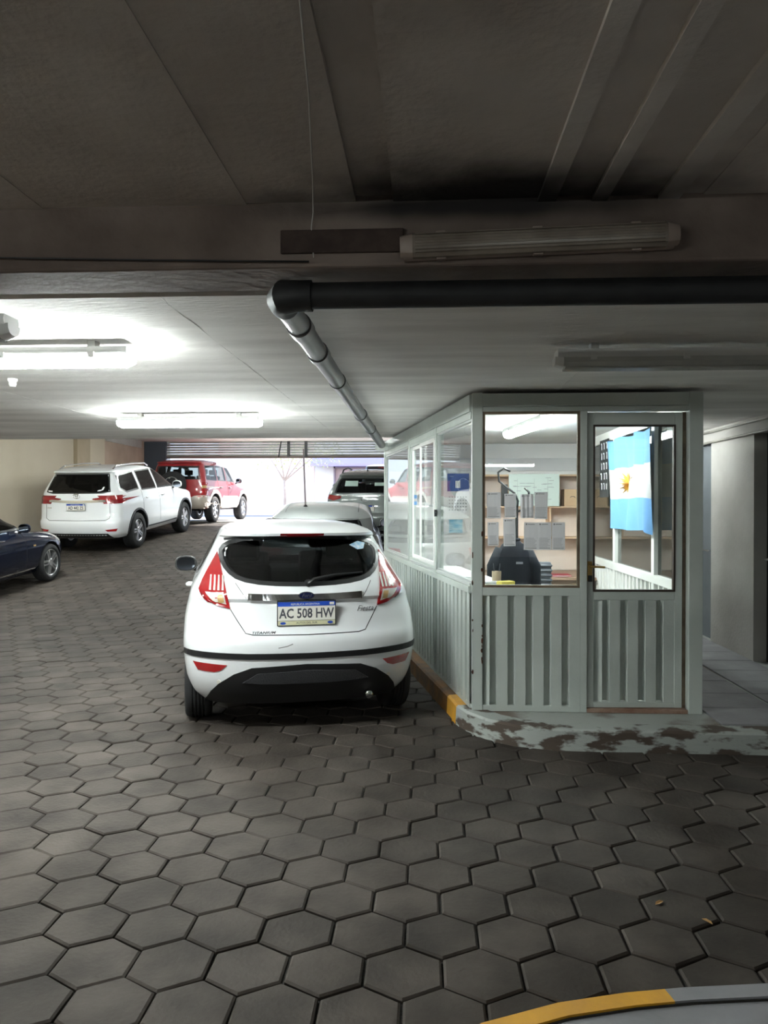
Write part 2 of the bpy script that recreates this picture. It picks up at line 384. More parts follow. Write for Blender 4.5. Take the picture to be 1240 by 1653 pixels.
curb_strip(path[:k+1], .085, -.02, .105, 'curb_stone', M_SLAB, isl)
curb_strip(path[k:], .085, -.02, .105, 'curb_stone', M_YELLOW, isl)['label'] = 'yellow painted curb edge'
p2 = inset_path(path, .09)
MB().tube([(p.x, p.y, .096) for p in p2], .004, 6).build('joint_line', M_JOINT, isl)

# ------------------------------------------------------------------ outside street
st = struct(MB().box(-40, 40, 23.1, 31, .7, 1.10).build('pavement', mat('sunny_concrete', (.62, .58, .53), .9, col2=(.7, .66, .6), scale=2)), 'sunlit pavement outside the exit')
struct(MB().box(-60, 60, 31, 90, .5, 1.0).build('street', mat('asphalt', (.30, .29, .28), .9, col2=(.36, .35, .34), scale=4)), 'street beyond the exit')
sh = thing('roller_shutter', 'grey ribbed roller shutter half raised above the exit', 'shutter', (0, YS, 3.1))
SX0, SX1 = -8.2, 3.0
M_SHUT = mat('shutter_metal', (.36, .39, .38), .45, metal=.4, col2=(.46, .49, .47), scale=3)
for i in range(9):
    z = .08*i + .04
    prof = [(-.012, 0), (-.022, .015), (-.026, .04), (-.020, .062), (-.004, .07), (.004, .07), (-.008, .04), (.004, 0)]
    vs = [(SX0, a, z+b) for a, b in prof] + [(SX1, a, z+b) for a, b in prof]; n = len(prof)
    MB().add(vs, [tuple(range(n)), tuple(reversed(range(n, 2*n)))]+[(q, (q+1) % n, n+(q+1) % n, n+q) for q in range(n)]).build('slat', M_SHUT, sh)
MB().box(SX0, SX1, -.04, .02, -.03, .04, bev=.006).build('bottom_bar', mat('shutter_bar', (.16, .13, .11), .6), sh)
for x in (-4.30, -3.75): MB().box(x-.045, x+.045, -.06, -.026, .0, .70, bev=.006).build('lock_rail', M_BLACK, sh)
MB().tube([(-4.62, -.05, .0), (-4.50, -.05, .7)], .018, 8).build('lock_rod', M_BLACK, sh)
struct(MB().box(XL, -8.2, YS-.12, YS+.3, .8, ZU, bev=.01).build('trim_3', mat('shutter_jamb', (.055, .065, .085), .6)), 'dark jamb of the roller shutter')
struct(MB().box(XL-.3, XR+.3, YS+.1, YS+.35, 3.75, 9).build('wall_front.001', M_WALL_GREY), 'outer wall above the exit')
struct(MB().box(SX1, XR+.3, YS-.1, YS+.35, .8, 9).build('trim_4', M_WALL_GREY), 'right jamb of the exit')
bld = thing('house', 'pale sunlit house across the street with lilac canopy', 'building', (0, 44, 1.0))
M_FAC = mat('facade', (.80, .70, .62), .9, col2=(.86, .78, .70), scale=.6)
MB().box(-40, -5.2, 0, 4, 0, 9).box(-3.2, 40, 0, 4, 0, 9).box(-5.2, -3.2, 0, 4, 2.7, 9).build('facade', M_FAC, bld)
MB().box(-12.0, -6.4, -.05, 0, 0, 4.2).build('pink_front', mat('pink_plaster', (.85, .56, .46), .9, col2=(.88, .64, .55), scale=.8), bld)
MB().box(-5.2, -3.2, .15, .22, 0, 2.7).build('door', mat('house_door', (.55, .40, .38), .7), bld)
for x in (-5.28, -3.20): MB().box(x, x+.09, -.06, .15, 0, 2.8).build('door_frame', mat('house_frame', (.30, .22, .24), .7), bld)
MB().box(-5.28, -3.11, -.06, .15, 2.7, 2.82).build('door_frame', MATS['house_frame'], bld)
MB().prism([(0, 2.95), (-1.6, 2.75), (-1.6, 2.9), (0, 3.5)], -6.4, -2.4, M=Matrix(((0, 0, 1, 0), (1, 0, 0, 0), (0, 1, 0, 0), (0, 0, 0, 1)))).build('canopy', mat('lilac_canvas', (.42, .32, .62), .8), bld)
tr = thing('street_tree', 'slender young street tree outside the exit', 'tree', (-6.2, 33.5, 1.0))
MB().tube([(0, 0, 0), (.03, 0, 1.0), (.0, .02, 1.7)], [.06, .05, .045], 8).build('trunk', mat('bark', (.34, .26, .22), .9, col2=(.44, .35, .3), scale=9), tr, smooth=True)
for a in (-.9, -.25, .5, 1.1, 1.7):
    MB().tube([(0, .02, 1.65), (a*.45, .1, 2.3), (a, .0, 3.0+.1*random.random())], [.036, .024, .012], 6).build('branch', MATS['bark'], tr, smooth=True)
mb = MB()
for i in range(900):
    a = random.uniform(-1.0, 2.4); p = Vector((a+random.gauss(0, .25), random.gauss(0, .5), 2.75+random.gauss(.15, .30)))
    if p.z < 2.15: continue
    M = Matrix.Translation(p) @ Matrix.Rotation(random.uniform(0, 6.28), 4, Vector((random.random()-.5, random.random()-.5, random.random()-.5)).normalized())
    mb.add([(-.055, 0, 0), (0, -.028, .008), (.055, 0, 0), (0, .028, .008)], [(0, 1, 2, 3)], 0, M)
tag(mb.build('foliage', mat('leaf', (.30, .36, .10), .6, col2=(.48, .46, .16), scale=4), tr), kind='stuff')
#CARS#
# ------------------------------------------------------------------ lamps
def lamp(label, loc, rz=0, lit=True, length=1.27, tilt=0, face='down', group=None, power=1.0, dirty=False, slim=1.0):
    t = thing('fluorescent_light', label, 'light', loc, rz, group or 'fluorescent tube lights of the garage'); t.rotation_euler = (0 if face == 'down' else R(-90), tilt, rz)
    t.scale = (1, slim, slim)
    if face == 'down': t.location.z -= .035
    h = length/2; body = mat('grimy_plastic', (.26, .20, .17), .5, col2=(.34, .27, .23), scale=5) if dirty else M_WHITEP
    def loft(prof, m, name, x0, x1):
        n = len(prof); vs = [(x0, a, b) for a, b in prof]+[(x1, a, b) for a, b in prof]
        return MB().add(vs, [tuple(range(n)), tuple(reversed(range(n, 2*n)))]+[(q, (q+1) % n, n+(q+1) % n, n+q) for q in range(n)]).build(name, m, t, smooth=30)
    loft([(-.055, 0), (-.06, -.02), (-.055, -.042), (.055, -.042), (.06, -.02), (.055, 0)], body, 'housing', -h, h)
    prof = [(-.058, -.042), (-.056, -.065), (-.042, -.085), (-.02, -.094), (.02, -.094), (.042, -.085), (.056, -.065), (.058, -.042)]
    if lit:
        dm = mat('lit_diffuser_%d' % round(power*100), (.9, .9, .9), .4, emit=((.92, 1.0, .98), LAMP_POWER*power))
        loft(prof, dm, 'diffuser', -h+.03, h-.03)
    else:
        dm = mat('dead_diffuser_old', (.19, .155, .125), .25, col2=(.30, .255, .21), scale=6) if dirty else mat('dead_diffuser', (.52, .53, .50), .25, col2=(.60, .61, .58), scale=6)
        loft(prof, dm, 'diffuser', -h+.03, h-.03)
        for i in range(7):
            a = -.042+i*.014; MB().box(-h+.04, h-.04, a-.0018, a+.0018, -.098, -.090).build('flute', dm, t)
    for s in (-1, 1):
        n = len(prof); pr = prof; q0, q1 = s*(h-.03), s*(h+.012)
        vs = [(q0, a*1.04, b-.003) for a, b in pr]+[(q1, a*.82, b*.86) for a, b in pr]
        MB().add(vs, [tuple(range(n)), tuple(reversed(range(n, 2*n)))]+[(q, (q+1) % n, n+(q+1) % n, n+q) for q in range(n)]).build('end_cap', dm if lit else body, t, smooth=30)
    if face == 'down':
        for x in (-h*.7, h*.7): MB().box(x-.02, x+.02, -.03, .03, -.004, .037).build('mount', body, t)
    for x in (-h*.72, 0, h*.72):
        for s in (-1, 1): MB().box(x-.016, x+.016, s*.062-.004, s*.062+.004, -.056, -.026, bev=.002).build('clip', body, t)
    return t
lamp('lit fluorescent tube light cut off by the left frame edge', (-2.11, 3.78, ZC), 0, power=.9)
lamp('lit fluorescent tube light further back near the parked cars', (-2.10, 6.75, ZC), 0, power=.75)
lamp('unlit clear-covered tube light on the ceiling before the booth', (1.30, 3.97, ZC), 0, lit=False)
lamp('unlit tilted old tube light fixed to the dark beam', (.375, 2.640, 2.485), 0, lit=False, length=.90, tilt=R(-1.6), face='beam', dirty=True, slim=.72)
lamp('unlit light fixture end peeking in at the left edge', (-2.36, 3.12, ZC), 0, lit=False)
lamp('lit tube light far behind the camera', (1.9, -7.2, ZN-.01), 0, power=.6)
lamp('lit tube light just behind the camera', (-3.0, -1.8, ZN-.01), 0, power=.5)
lamp('lit tube light over the parking bays behind the camera', (-5.6, -1.8, ZN-.01), 0, power=.8)
lamp('lit tube light over the far left parking bays', (-6.3, 6.75, ZC), 0, power=.75)
lamp('lit tube light over the nearer left parking bays', (-6.3, 3.78, ZC), 0, power=.75)
lamp('lit tube light over the ramp above the dark sedan', (-6.4, 12.0, ZU), 0, power=1.5)
lamp('added unseen tube light brightening the silver sedan on the ramp', (-2.2, 12.0, ZU), 0, power=.9)  # unseen lamp, added to brighten the sedan roof
lamp('added unseen tube light brightening the ramp near the shutter', (-5.0, 18.5, ZU), 0, power=1.2)  # unseen lamp, added for more light at the back of the ramp
lamp('added unseen tube light brightening the corridor behind the booth', (2.5, 8.6, ZC), R(90), power=.13)  # added lamp hidden by the booth, lifts the corridor wall
o = MB().box(-.50, -.075, 2.626, 2.641, 2.465, 2.545, bev=.004).build('mounting_plate', mat('burnt_plate', (.035, .02, .016), .8, col2=(.07, .045, .036), scale=12))
tag(o, 'dark burnt backing strip on beam left of the old light', 'plate')
wirep = [(-.235, 1.35, ZN-.012), (-.29, 1.9, ZN-.02), (-.36, 2.45, ZN-.02), (-.385, 2.622, ZN-.04), (-.392, 2.628, 2.55), (-.385, 2.63, 2.45)]
tag(MB().tube(wirep, .0022, 6).build('hanging_wire', mat('wire_white', (.5, .48, .45), .6), smooth=True), 'thin pale wire running over ceiling and down the beam', 'wire')
wirep = [(-2.4+i*.25, 2.625, 2.50-.035*math.sin(i/9*1.4)-i*.004) for i in range(9)]
tag(MB().tube(wirep, .003, 6).build('cable', M_BLACK, smooth=True), 'thin dark cable sagging along the beam toward the pipe elbow', 'cable')
wirep = [(-.5+i*.35, 3.07, ZC-.012-.02*math.sin(i*.7)**2) for i in range(10)]
tag(MB().tube(wirep, .003, 6).build('cable', M_BLACK, smooth=True), 'thin dark cable along the ceiling behind the black pipe', 'cable')
for q, (dz, lab) in enumerate(((.02, 'upper grey conduit along the corridor wall top'), (.13, 'lower grey conduit along the corridor wall top'))):
    tag(MB().tube([(XR-.025, 5.32, ZC-.02-dz), (XR-.025, 9.3, ZC-.02-dz)], .012, 8).build('conduit', M_OLDP, smooth=True), lab, 'conduit')
o = MB().lathe([(0, -.055), (.018, -.052), (.024, -.035), (.022, -.025), (.03, -.012), (.03, 0)], 14).build('lamp_holder', M_WHITEP, smooth=40, loc=(-2.68, 4.86, ZC))
tag(o, 'small white lamp holder on the ceiling at left edge', 'lamp holder')

# ------------------------------------------------------------------ drain pipe
dp = thing('drain_pipe', 'black drain pipe with elbow running under the ceiling', 'pipe', (-.53, 2.765, 2.355)); O = -Vector(dp.location)
PX, PY, PZ = -.53, 2.765, 2.355
MB().tube([(PX+.10, PY, PZ), (6.05, PY, PZ)], .047, 20).build('pipe_run', M_PIPE, dp, smooth=40, loc=tuple(O))['label'] = 'black pipe run crossing the view'
el = [(PX+.12, PY, PZ), (PX+.06, PY, PZ), (PX+.02, PY+.01, PZ), (PX, PY+.05, PZ), (PX, PY+.12, PZ)]
MB().tube(el, [.056, .056, .062, .056, .056], 20).build('elbow', M_PIPE, dp, smooth=40, loc=tuple(O))
MB().tube([(PX, PY+.10, PZ), (PX, 9.22, PZ-.03)], .047, 20).build('pipe_run', M_PIPE_G, dp, smooth=40, loc=tuple(O))['label'] = 'long grey pipe run along the ceiling'
for y in (3.25, 3.80, 6.3):
    MB().tube([(PX, y-.06, PZ-.03*(y-2.8)/6.4), (PX, y-.055, PZ-.03*(y-2.8)/6.4), (PX, y+.055, PZ-.03*(y-2.8)/6.4), (PX, y+.06, PZ-.03*(y-2.8)/6.4)], [.048, .054, .054, .048], 20).build('coupling', M_PIPE_G, dp, smooth=40, loc=tuple(O))
for y in (4.6, 7.4): MB().tube([(PX, y-.01, PZ-.03*(y-2.8)/6.4), (PX, y+.01, PZ-.03*(y-2.8)/6.4)], .0515, 20).box(PX-.004, PX+.004, y-.01, y+.01, PZ+.04, ZC+.01).build('hanger', M_BLACK, dp, smooth=40, loc=tuple(O))

# ------------------------------------------------------------------ the glazed booth
BO = Vector((.33, 5.5, .13))
booth = thing('guard_booth', 'pale green glazed guard booth with corrugated lower walls', 'booth', BO)
NL = tuple(-BO)
BZ0, BZ1 = .13, 2.395
def fm(ax, ay, bx, by):
    a = Vector((ax, ay)); b = Vector((bx, by)); d = (b-a).normalized()
    return Matrix(((d.x, -d.y, 0, ax), (d.y, d.x, 0, ay), (0, 0, 1, 0), (0, 0, 0, 1))), (b-a).length
def bpart(name, m, parent, M, *bx, bev=.003):
    q = MB()
    for b in bx: q.box(*b, M=M, bev=bev)
    return q.build(name, m, parent, loc=NL if parent is booth else None)
def corrug(name, m, parent, M, s0, s1, z0, z1, yb, pitch=.127, amp=.048, ridge=.074, t=.002):
    pts = []; s = s0
    sl = .008
    while s < s1-1e-6:
        for ds, a in ((0, 1), (ridge, 1), (ridge+sl, 0), (pitch-sl, 0), (pitch, 1)):
            q = s+ds
            if q <= s1+1e-6: pts.append((q, yb+amp*a))
        s += pitch
    if pts[-1][0] < s1-.001: pts.append((s1, yb))
    n = len(pts); vs = []; fs = []
    for (x, y) in pts: vs += [(x, y, z0), (x, y, z1), (x, y-t, z0), (x, y-t, z1)]
    for i in range(n-1):
        a, b = i*4, i*4+4
        fs += [(a, b, b+1, a+1), (a+2, a+3, b+3, b+2), (a+1, b+1, b+3, a+3), (a, a+2, b+2, b)]
    return MB().add(vs, fs, M=M).build(name, m, parent, loc=NL if parent is booth else None)
def pane(parent, M, s0, s1, z0, z1, y=0, name='pane', m=None):
    return MB().box(s0, s1, y-.002, y+.002, z0, z1, M=M).build(name, m or M_GLASS, parent, loc=NL if parent is booth else None)
def bead(parent, M, s0, s1, z0, z1, y0, y1, w=.018, m=None, name='glazing_bead'):
    return bpart(name, m or M_BOOTH_D, parent, M, (s0, s0+w, y0, y1, z0, z1), (s1-w, s1, y0, y1, z0, z1), (s0+w, s1-w, y0, y1, z1-w, z1), (s0+w, s1-w, y0, y1, z0, z0+w), bev=0)
# front wall, outward = -Y so the frame runs from right to left
FM, FL = fm(1.94, 5.5, .33, 5.5)      # s = 1.94 - X, local +y = -Y (towards the camera)
S = lambda X: 1.94-X
bpart('corner_post', M_BOOTH, booth, FM, (S(.405), S(.33), -.07, .012, BZ0, BZ1))
bpart('mullion', M_BOOTH, booth, FM, (S(1.14), S(1.09), -.05, .008, BZ0, 2.27))
bpart('corner_post', M_BOOTH, booth, FM, (S(1.94), S(1.845), -.07, .012, BZ0, BZ1))
bpart('header', M_BOOTH, booth, FM, (S(1.845), S(.405), -.06, .004, 2.30, 2.392))
bpart('header', M_BOOTH, booth, FM, (S(1.845), S(.405), -.05, .010, 2.262, 2.297))
bpart('sill_rail', M_BOOTH, booth, FM, (S(1.09), S(.405), -.05, .010, .955, 1.012))
bpart('base_rail', M_BOOTH, booth, FM, (S(1.09), S(.405), -.05, .006, BZ0, .175))
corrug('corrugated_panel', M_BOOTH, booth, FM, S(1.09), S(.405), .17, .957, -.040)
bead(booth, FM, S(1.09), S(.405), 1.012, 2.262, -.028, .004)
pane(booth, FM, S(1.075), S(.42), 1.03, 2.25, -.012)
# rust spots on the corner post
for i in range(16):
    z = random.uniform(.3, 1.5); x = random.choice((.336, .40, .334, .402))
    a = random.uniform(.004, .010); b = random.uniform(.006, .03)
    MB().prism([(x+a*math.cos(t)*random.uniform(.6, 1), z+b*math.sin(t)*random.uniform(.6, 1)) for t in [i*.785 for i in range(8)]], -.001, .0015, M=Matrix(((1, 0, 0, 0), (0, 0, -1, 5.4885), (0, 1, 0, 0), (0, 0, 0, 1)))).build('rust_spot', M_RUST, booth, loc=NL)
# door, set back and hung on the right post
DM, DL = fm(1.815, 5.56, 1.14, 5.535); DS = lambda X: 1.815-X
door = bpart('door', M_BOOTH, booth, DM, (0, .055, -.02, .018, .16, 2.255), (DL-.05, DL, -.02, .018, .16, 2.255), (.055, DL-.05, -.02, .018, 2.165, 2.255), (.055, DL-.05, -.02, .018, .925, .985), (.055, DL-.05, -.02, .018, .16, .20))
corrug('corrugated_panel', M_BOOTH, door, DM, .055, DL-.05, .20, .925, -.034)
bead(door, DM, .05, DL-.045, .985, 2.168, -.012, .022, .013, mat('door_bead', (.035, .022, .016), .6))
pane(door, DM, .06, DL-.055, .995, 2.158, 0)
hd = MB().box(DL-.04, DL-.006, .018, .022, 1.06, 1.20, M=DM).tube([DM @ Vector((DL-.022, .02, 1.165)), DM @ Vector((DL-.022, .055, 1.165)), DM @ Vector((DL-.12, .055, 1.16))], .008, 8).build('handle', mat('brass', (.42, .28, .10), .35, metal=.9), door, smooth=40)
MB().box(DL-.038, DL-.010, .018, .026, 1.055, 1.10, M=DM, bev=.002).build('lock', M_BLACK, door)
bpart('gap_shade', M_BOOTH_D, booth, FM, (S(1.845), S(1.815), -.10, -.06, .14, 2.26))  # dark strip standing in for the shadow in the hinge-side gap
bpart('threshold', mat('worn_threshold', (.20, .10, .065), .8, col2=(.32, .22, .17), scale=8), booth, FM, (S(1.84), S(1.14), -.09, .012, BZ0, .158))
# left wall
LM, LL = fm(.33, 5.5, -.52, 9.75)     # local +y points out of the booth
s1, s2 = .28*LL, .59*LL
for s, w in ((s1, .06), (s2, .07), (LL-.035, .07)): bpart('post', M_BOOTH, booth, LM, (s-w/2, s+w/2, -.06, .008, BZ0, BZ1-.01))
bpart('top_rail', M_BOOTH, booth, LM, (.04, LL, -.06, .010, 2.27, 2.392)); bpart('top_rail', M_BOOTH, booth, LM, (.04, LL, -.05, .004, 2.215, 2.268))
bpart('sill_rail', M_BOOTH, booth, LM, (.04, LL, -.06, .016, .965, 1.015)); bpart('sill_rail', M_ALU, booth, LM, (.04, LL, -.05, .006, 1.016, 1.04))
bpart('base_rail', M_BOOTH, booth, LM, (.04, LL, -.05, .004, BZ0, .17))
corrug('corrugated_panel', M_BOOTH, booth, LM, .04, LL, .165, .967, -.040)
for a, b in ((.02, s1-.03), (s2+.035, LL-.07)):
    bead(booth, LM, a, b, 1.04, 2.215, -.03, -.004, .016, M_ALU, 'pane_frame'); pane(booth, LM, a+.012, b-.012, 1.05, 2.205, -.016)
# sliding window of the middle bay, half open
sw = bead(booth, LM, s1+.03, s2-.035, 1.04, 2.215, -.045, .0, .022, M_BOOTH, 'window_track')
for a, b, y in ((s1+.10, s1+.78, -.012), (s1+.62, s2-.04, -.032)):
    fr = bead(booth, LM, a, b, 1.062, 2.193, y-.009, y+.009, .034, M_BOOTH_W, 'sliding_sash'); pane(fr, LM, a+.03, b-.03, 1.09, 2.165, y)
bpart('latch', M_BLACK, booth, LM, (s1-.05, s1-.01, .004, .022, 1.50, 1.56), (s1-.09, s1-.03, .012, .02, 1.53, 1.545))
# right wall and back wall
RM, RL = fm(1.94, 9.75, 1.94, 5.5)    # s from the back, +y = +X... outward
SR = lambda Y: 9.75-Y
for Y in (9.70, 7.82, 6.50, 5.60): bpart('post', M_BOOTH_W, booth, RM, (SR(Y)-.04, SR(Y)+.04, -.055, .005, BZ0, 2.36))
bpart('sill_rail', M_BOOTH_W, booth, RM, (0, RL-.1, -.06, .006, .95, 1.02)); bpart('top_rail', M_BOOTH_W, booth, RM, (0, RL-.1, -.05, .006, 2.26, 2.36))
corrug('corrugated_panel', M_BOOTH_W, booth, RM, 0, RL-.1, .15, .955, -.048)
for a, b in ((9.66, 7.86), (7.78, 6.54), (6.46, 5.66)): pane(booth, RM, SR(a), SR(b), 1.02, 2.26, -.02, m=glass('dusty_glass', (.55, .57, .55)))
MB().box(-.47, 1.90, 9.62, 9.70, BZ0, 2.36).build('back_wall', mat('booth_back', (.76, .73, .74), .7, col2=(.86, .84, .85), scale=1.2), booth, loc=NL)
MB().box(-.45, 1.90, 9.605, 9.62, 2.02, 2.18, bev=.003).build('wall_batten', mat('booth_batten', (.58, .57, .60), .7, col2=(.7, .69, .72), scale=2), booth, loc=NL)
MB().prism([(.36, 5.53), (1.92, 5.53), (1.92, 9.73), (-.49, 9.73)], 2.365, 2.392).build('roof_panel', M_BOOTH_W, booth, loc=NL)
fl = MB().tube([(.0, 9.60, 2.30), (.0, 8.0, 2.30)], .01, 6).build('conduit', M_OLDP, booth, loc=NL)
MB().box(-.62, -.15, 9.42, 9.5, 2.27, 2.36).build('roof_trim', M_BOOTH, booth, loc=NL)
lamp('lit tube light on the booth ceiling behind the glass', (.93, 7.2, 2.40), R(98.7), power=.62)

# things in and on the booth
M_T = lambda x, z, y, fl=1: Matrix(((1, 0, 0, x), (0, 0, -1, y), (0, 1, 0, z), (0, 0, 0, 1)))
sheets = [(.435, 1.505, .100, .185, 'notice sheet top left on the booth window'), (.562, 1.508, .083, .172, 'notice sheet second in the upper row on the booth window'),
          (.675, 1.506, .092, .168, 'creased notice sheet third in the upper row on the booth window'), (.772, 1.500, .092, .192, 'notice sheet last in the upper row on the booth window'),
          (.443, 1.308, .078, .168, 'small notice sheet low on the left of the booth window'), (.555, 1.306, .086, .195, 'notice sheet second in the lower row, touching the one above'),
          (.697, 1.280, .100, .196, 'wide notice sheet third in the lower row of the booth window'), (.797, 1.280, .095, .196, 'notice sheet between two others in the lower row at right'),
          (.896, 1.280, .092, .196, 'notice sheet at the right end of the lower row')]
for i, (x, z, w, h, lab) in enumerate(sheets):
    t = thing('notice_sheet', lab, 'notice', (x, 5.5085, z), 0, 'notice sheets taped to the booth window'); t.rotation_euler = (0, random.gauss(0, .012), 0)
    n = 6; vs = []; fs = []
    for k in range(n+1):
        u = k/n; b = .0015*math.sin(u*3.1)*random.random() + (.006*math.sin(u*9) if i == 2 else 0)
        vs += [(w*u, -abs(b), 0), (w*u, -abs(b)-.0004, h)]
    fs = [(2*k, 2*k+2, 2*k+3, 2*k+1) for k in range(n)]
    MB().add(vs, fs).build('paper', mat('bright_paper', (.9, .9, .92), .8), t)
    yy = -.0085 if i == 2 else -.0028
    MB().box(w*.12, w*.20, yy, yy+.0003, h*.91, h*.955).box(w*.26, w*.75, yy, yy+.0003, h*.925, h*.94).build('heading', M_INK, t)
    q = MB()
    for k in range(8): q.box(w*.10, w*random.uniform(.7, .92), yy, yy+.0003, h*(.42-.045*k), h*(.429-.045*k))
    q.build('printed_lines', M_INK2, t)
    MB().box(w*.10, w*.9, yy, yy+.0003, h*.055, h*.07).build('footer_line', M_INK, t)

# flag on the right wall
fg = thing('flag', 'sky blue and white flag with golden sun hanging inside the booth', 'flag', (1.865, 7.05, 1.40))
nx, nz = 44, 30; vs = []; fs = []; mi = []
Fw, Fh = 1.50, .84
def fpt(u, v):   # u along the wall (0 = near end), v from bottom
    w = .022*math.sin(u*17+2*v)*(1.1-v*.4) + .012*math.sin(u*31-3*v) + .016*math.sin(u*7+v*2)
    sag = -.02*abs(math.sin(u*math.pi*3))*v
    drop = (-.03*math.sin(u*2.4) + (.045 if u < .12 else 0)*(u/.12-1))*(1-v)
    return (-.035-w, (u-.5)*Fw, v*Fh+sag+drop)
for j in range(nz+1):
    for i in range(nx+1): vs.append(fpt(i/nx, j/nz))
for band, (j0, j1, m_, nm) in enumerate(((0, 10, 'blue', 'lower stripe'), (10, 20, 'white', 'middle stripe'), (20, 30, 'blue', 'upper stripe'))):
    q = MB(); q.v = list(vs)
    for j in range(j0, j1):
        for i in range(nx): a = j*(nx+1)+i; q.f.append((a, a+1, a+nx+2, a+nx+1)); q.m.append(0)
    mm = mat('flag_blue', (.12, .29, .56), .8) if m_ == 'blue' else mat('flag_white', (.50, .49, .505), .8)
    q.build('stripe', mm, fg, smooth=True)
q = MB(); pts = []
for k in range(64):
    t = 2*math.pi*k/64; r = .065 if k % 2 else (.14 if k % 4 == 0 else .11)
    pts.append((r*math.cos(t), r*math.sin(t)))
def onflag(a, b, off):
    u = .5+1.7*a/Fw+.06; v = .5+b/Fh; x, y, z = fpt(u, v); return (x-off, y, z)
q.add([onflag(0, 0, .006)]+[onflag(a, b, .004) for a, b in pts], [(0, 1+k, 1+(k+1) % 64) for k in range(64)])
q.build('sun_emblem', mat('gold_thread', (.70, .42, .06), .7, col2=(.55, .28, .04), scale=40), fg)
# dark poster next to the flag
ps = thing('poster', 'black poster with white print left of the flag', 'poster', (1.868, 8.15, 1.68))
MB().box(-.004, .0, -.20, .20, 0, .60).build('sheet', mat('poster_black', (.025, .027, .03), .6), ps)
q = MB()
for r_ in range(5):
    for c_ in range(3):
        z = .50-.105*r_; y = -.13+.11*c_ + random.uniform(-.01, .01)
        if random.random() < .8: q.box(-.006, -.004, y, y+.02, z, z+.07).box(-.006, -.004, y, y+random.uniform(.03, .06), z+.055, z+.07)
q.build('print', M_PAPER, ps)
# calendar on the back wall
cl = thing('calendar', 'wall calendar with dark blue header behind the side pane', 'calendar', (.27, 9.60, 1.50))
MB().box(0, .27, -.006, 0, .27, .49, bev=.002).build('header', mat('calendar_blue', (.03, .08, .30), .5), cl)
MB().box(.10, .16, -.008, -.006, .31, .40).build('picture', M_PAPER, cl)
MB().box(.0, .27, -.005, 0, 0, .268).build('page', M_PAPER, cl)
q = MB()
for a in range(7):
    for b in range(5): q.box(.02+a*.034, .036+a*.034, -.0065, -.005, .03+b*.04, .045+b*.04)
q.build('printed_dates', M_INK2, cl)
pc = thing('picture', 'pale blue landscape picture under the wall calendar', 'picture', (.28, 9.60, 1.24))
MB().box(0, .19, -.012, 0, 0, .19, bev=.003).build('frame', M_PAPER, pc)
MB().box(.012, .178, -.014, -.012, .012, .178).build('print', mat('sea_print', (.20, .48, .66), .5, col2=(.62, .76, .80), scale=7, stretch=(1, 1, 6)), pc)
# shelf unit with board
shf = thing('shelf_unit', 'pine shelf unit standing on the desk at the booth back', 'shelf', (.62, 9.28, .80))
for z in (1.145, .765, .395): MB().box(0, 1.26, 0, .31, z, z+.02, bev=.002).build('shelf_board', M_WOOD, shf)
for x in (0, 1.24): MB().box(x, x+.02, .003, .31, 0, 1.145).build('side_panel', M_WOOD, shf)
for x, z0, z1 in ((.86, .415, .765), (.40, .785, 1.145)): MB().box(x, x+.018, .005, .31, z0, z1).build('divider', M_WOOD, shf)
MB().box(.02, 1.24, .30, .315, 0, 1.145).build('back_panel', mat('pine_pale', (.82, .69, .62), .6, col2=(.87, .75, .68), scale=2), shf)
nb = thing('notice_board', 'pale grey chart board leaning against the shelf', 'board', (.995, 9.262, 1.585)); nb.rotation_euler = (R(-1.5), 0, 0)
MB().box(0, .60, -.008, .006, 0, .385, bev=.003).build('board', mat('board_grey', (.60, .66, .62), .4), nb)
q = MB()
for k in range(26):
    x = random.uniform(.04, .48); z = random.uniform(.03, .34); q.box(x, x+random.uniform(.02, .09), -.0095, -.008, z, z+.006)
for x in (.10, .30, .46): q.box(x, x+.002, -.0095, -.008, .04, .33)
q.build('printed_lines', M_INK2, nb)
cb = thing('cardboard_box', 'small cardboard box on the middle shelf', 'box', (1.66, 9.31, 1.587))
MB().box(0, .20, 0, .22, 0, .20, bev=.003).build('carton', mat('cardboard', (.55, .36, .22), .8, col2=(.6, .41, .26), scale=6), cb)
MB().box(.0, .20, .09, .12, .20, .2015).build('tape', mat('tape', (.60, .46, .30), .3), cb)
MB().tube([(.07, -.002, .10), (.085, -.002, .115), (.115, -.002, .115), (.13, -.002, .10)], .004, 6).build('print_mark', M_INK, cb)
dk = thing('desk', 'brown wooden desk at the back of the booth', 'desk', (.35, 8.55, .13))
M_DESK = mat('desk_wood', (.30, .19, .13), .45, col2=(.36, .24, .17), scale=3, stretch=(1, 8, 8))
MB().box(0, 1.53, 0, .98, .64, .67, bev=.004).build('desk_top', M_DESK, dk)
for x in (.02, 1.48): MB().box(x, x+.03, .05, .95, 0, .64).build('leg_panel', M_DESK, dk)
MB().box(.05, 1.48, .06, .08, .30, .64).build('modesty_panel', M_DESK, dk)
rf = thing('folder', 'dark red folder lying on the booth desk', 'folder', (1.30, 8.62, .802))
MB().box(0, .32, 0, .24, .012, .016, bev=.001).box(0, .32, 0, .24, 0, .004).box(0, .006, 0, .24, 0, .016).build('cover', mat('folder_red', (.35, .02, .04), .5), rf)
MB().box(.008, .315, .004, .236, .0042, .0118).build('pages', M_PAPER, rf)
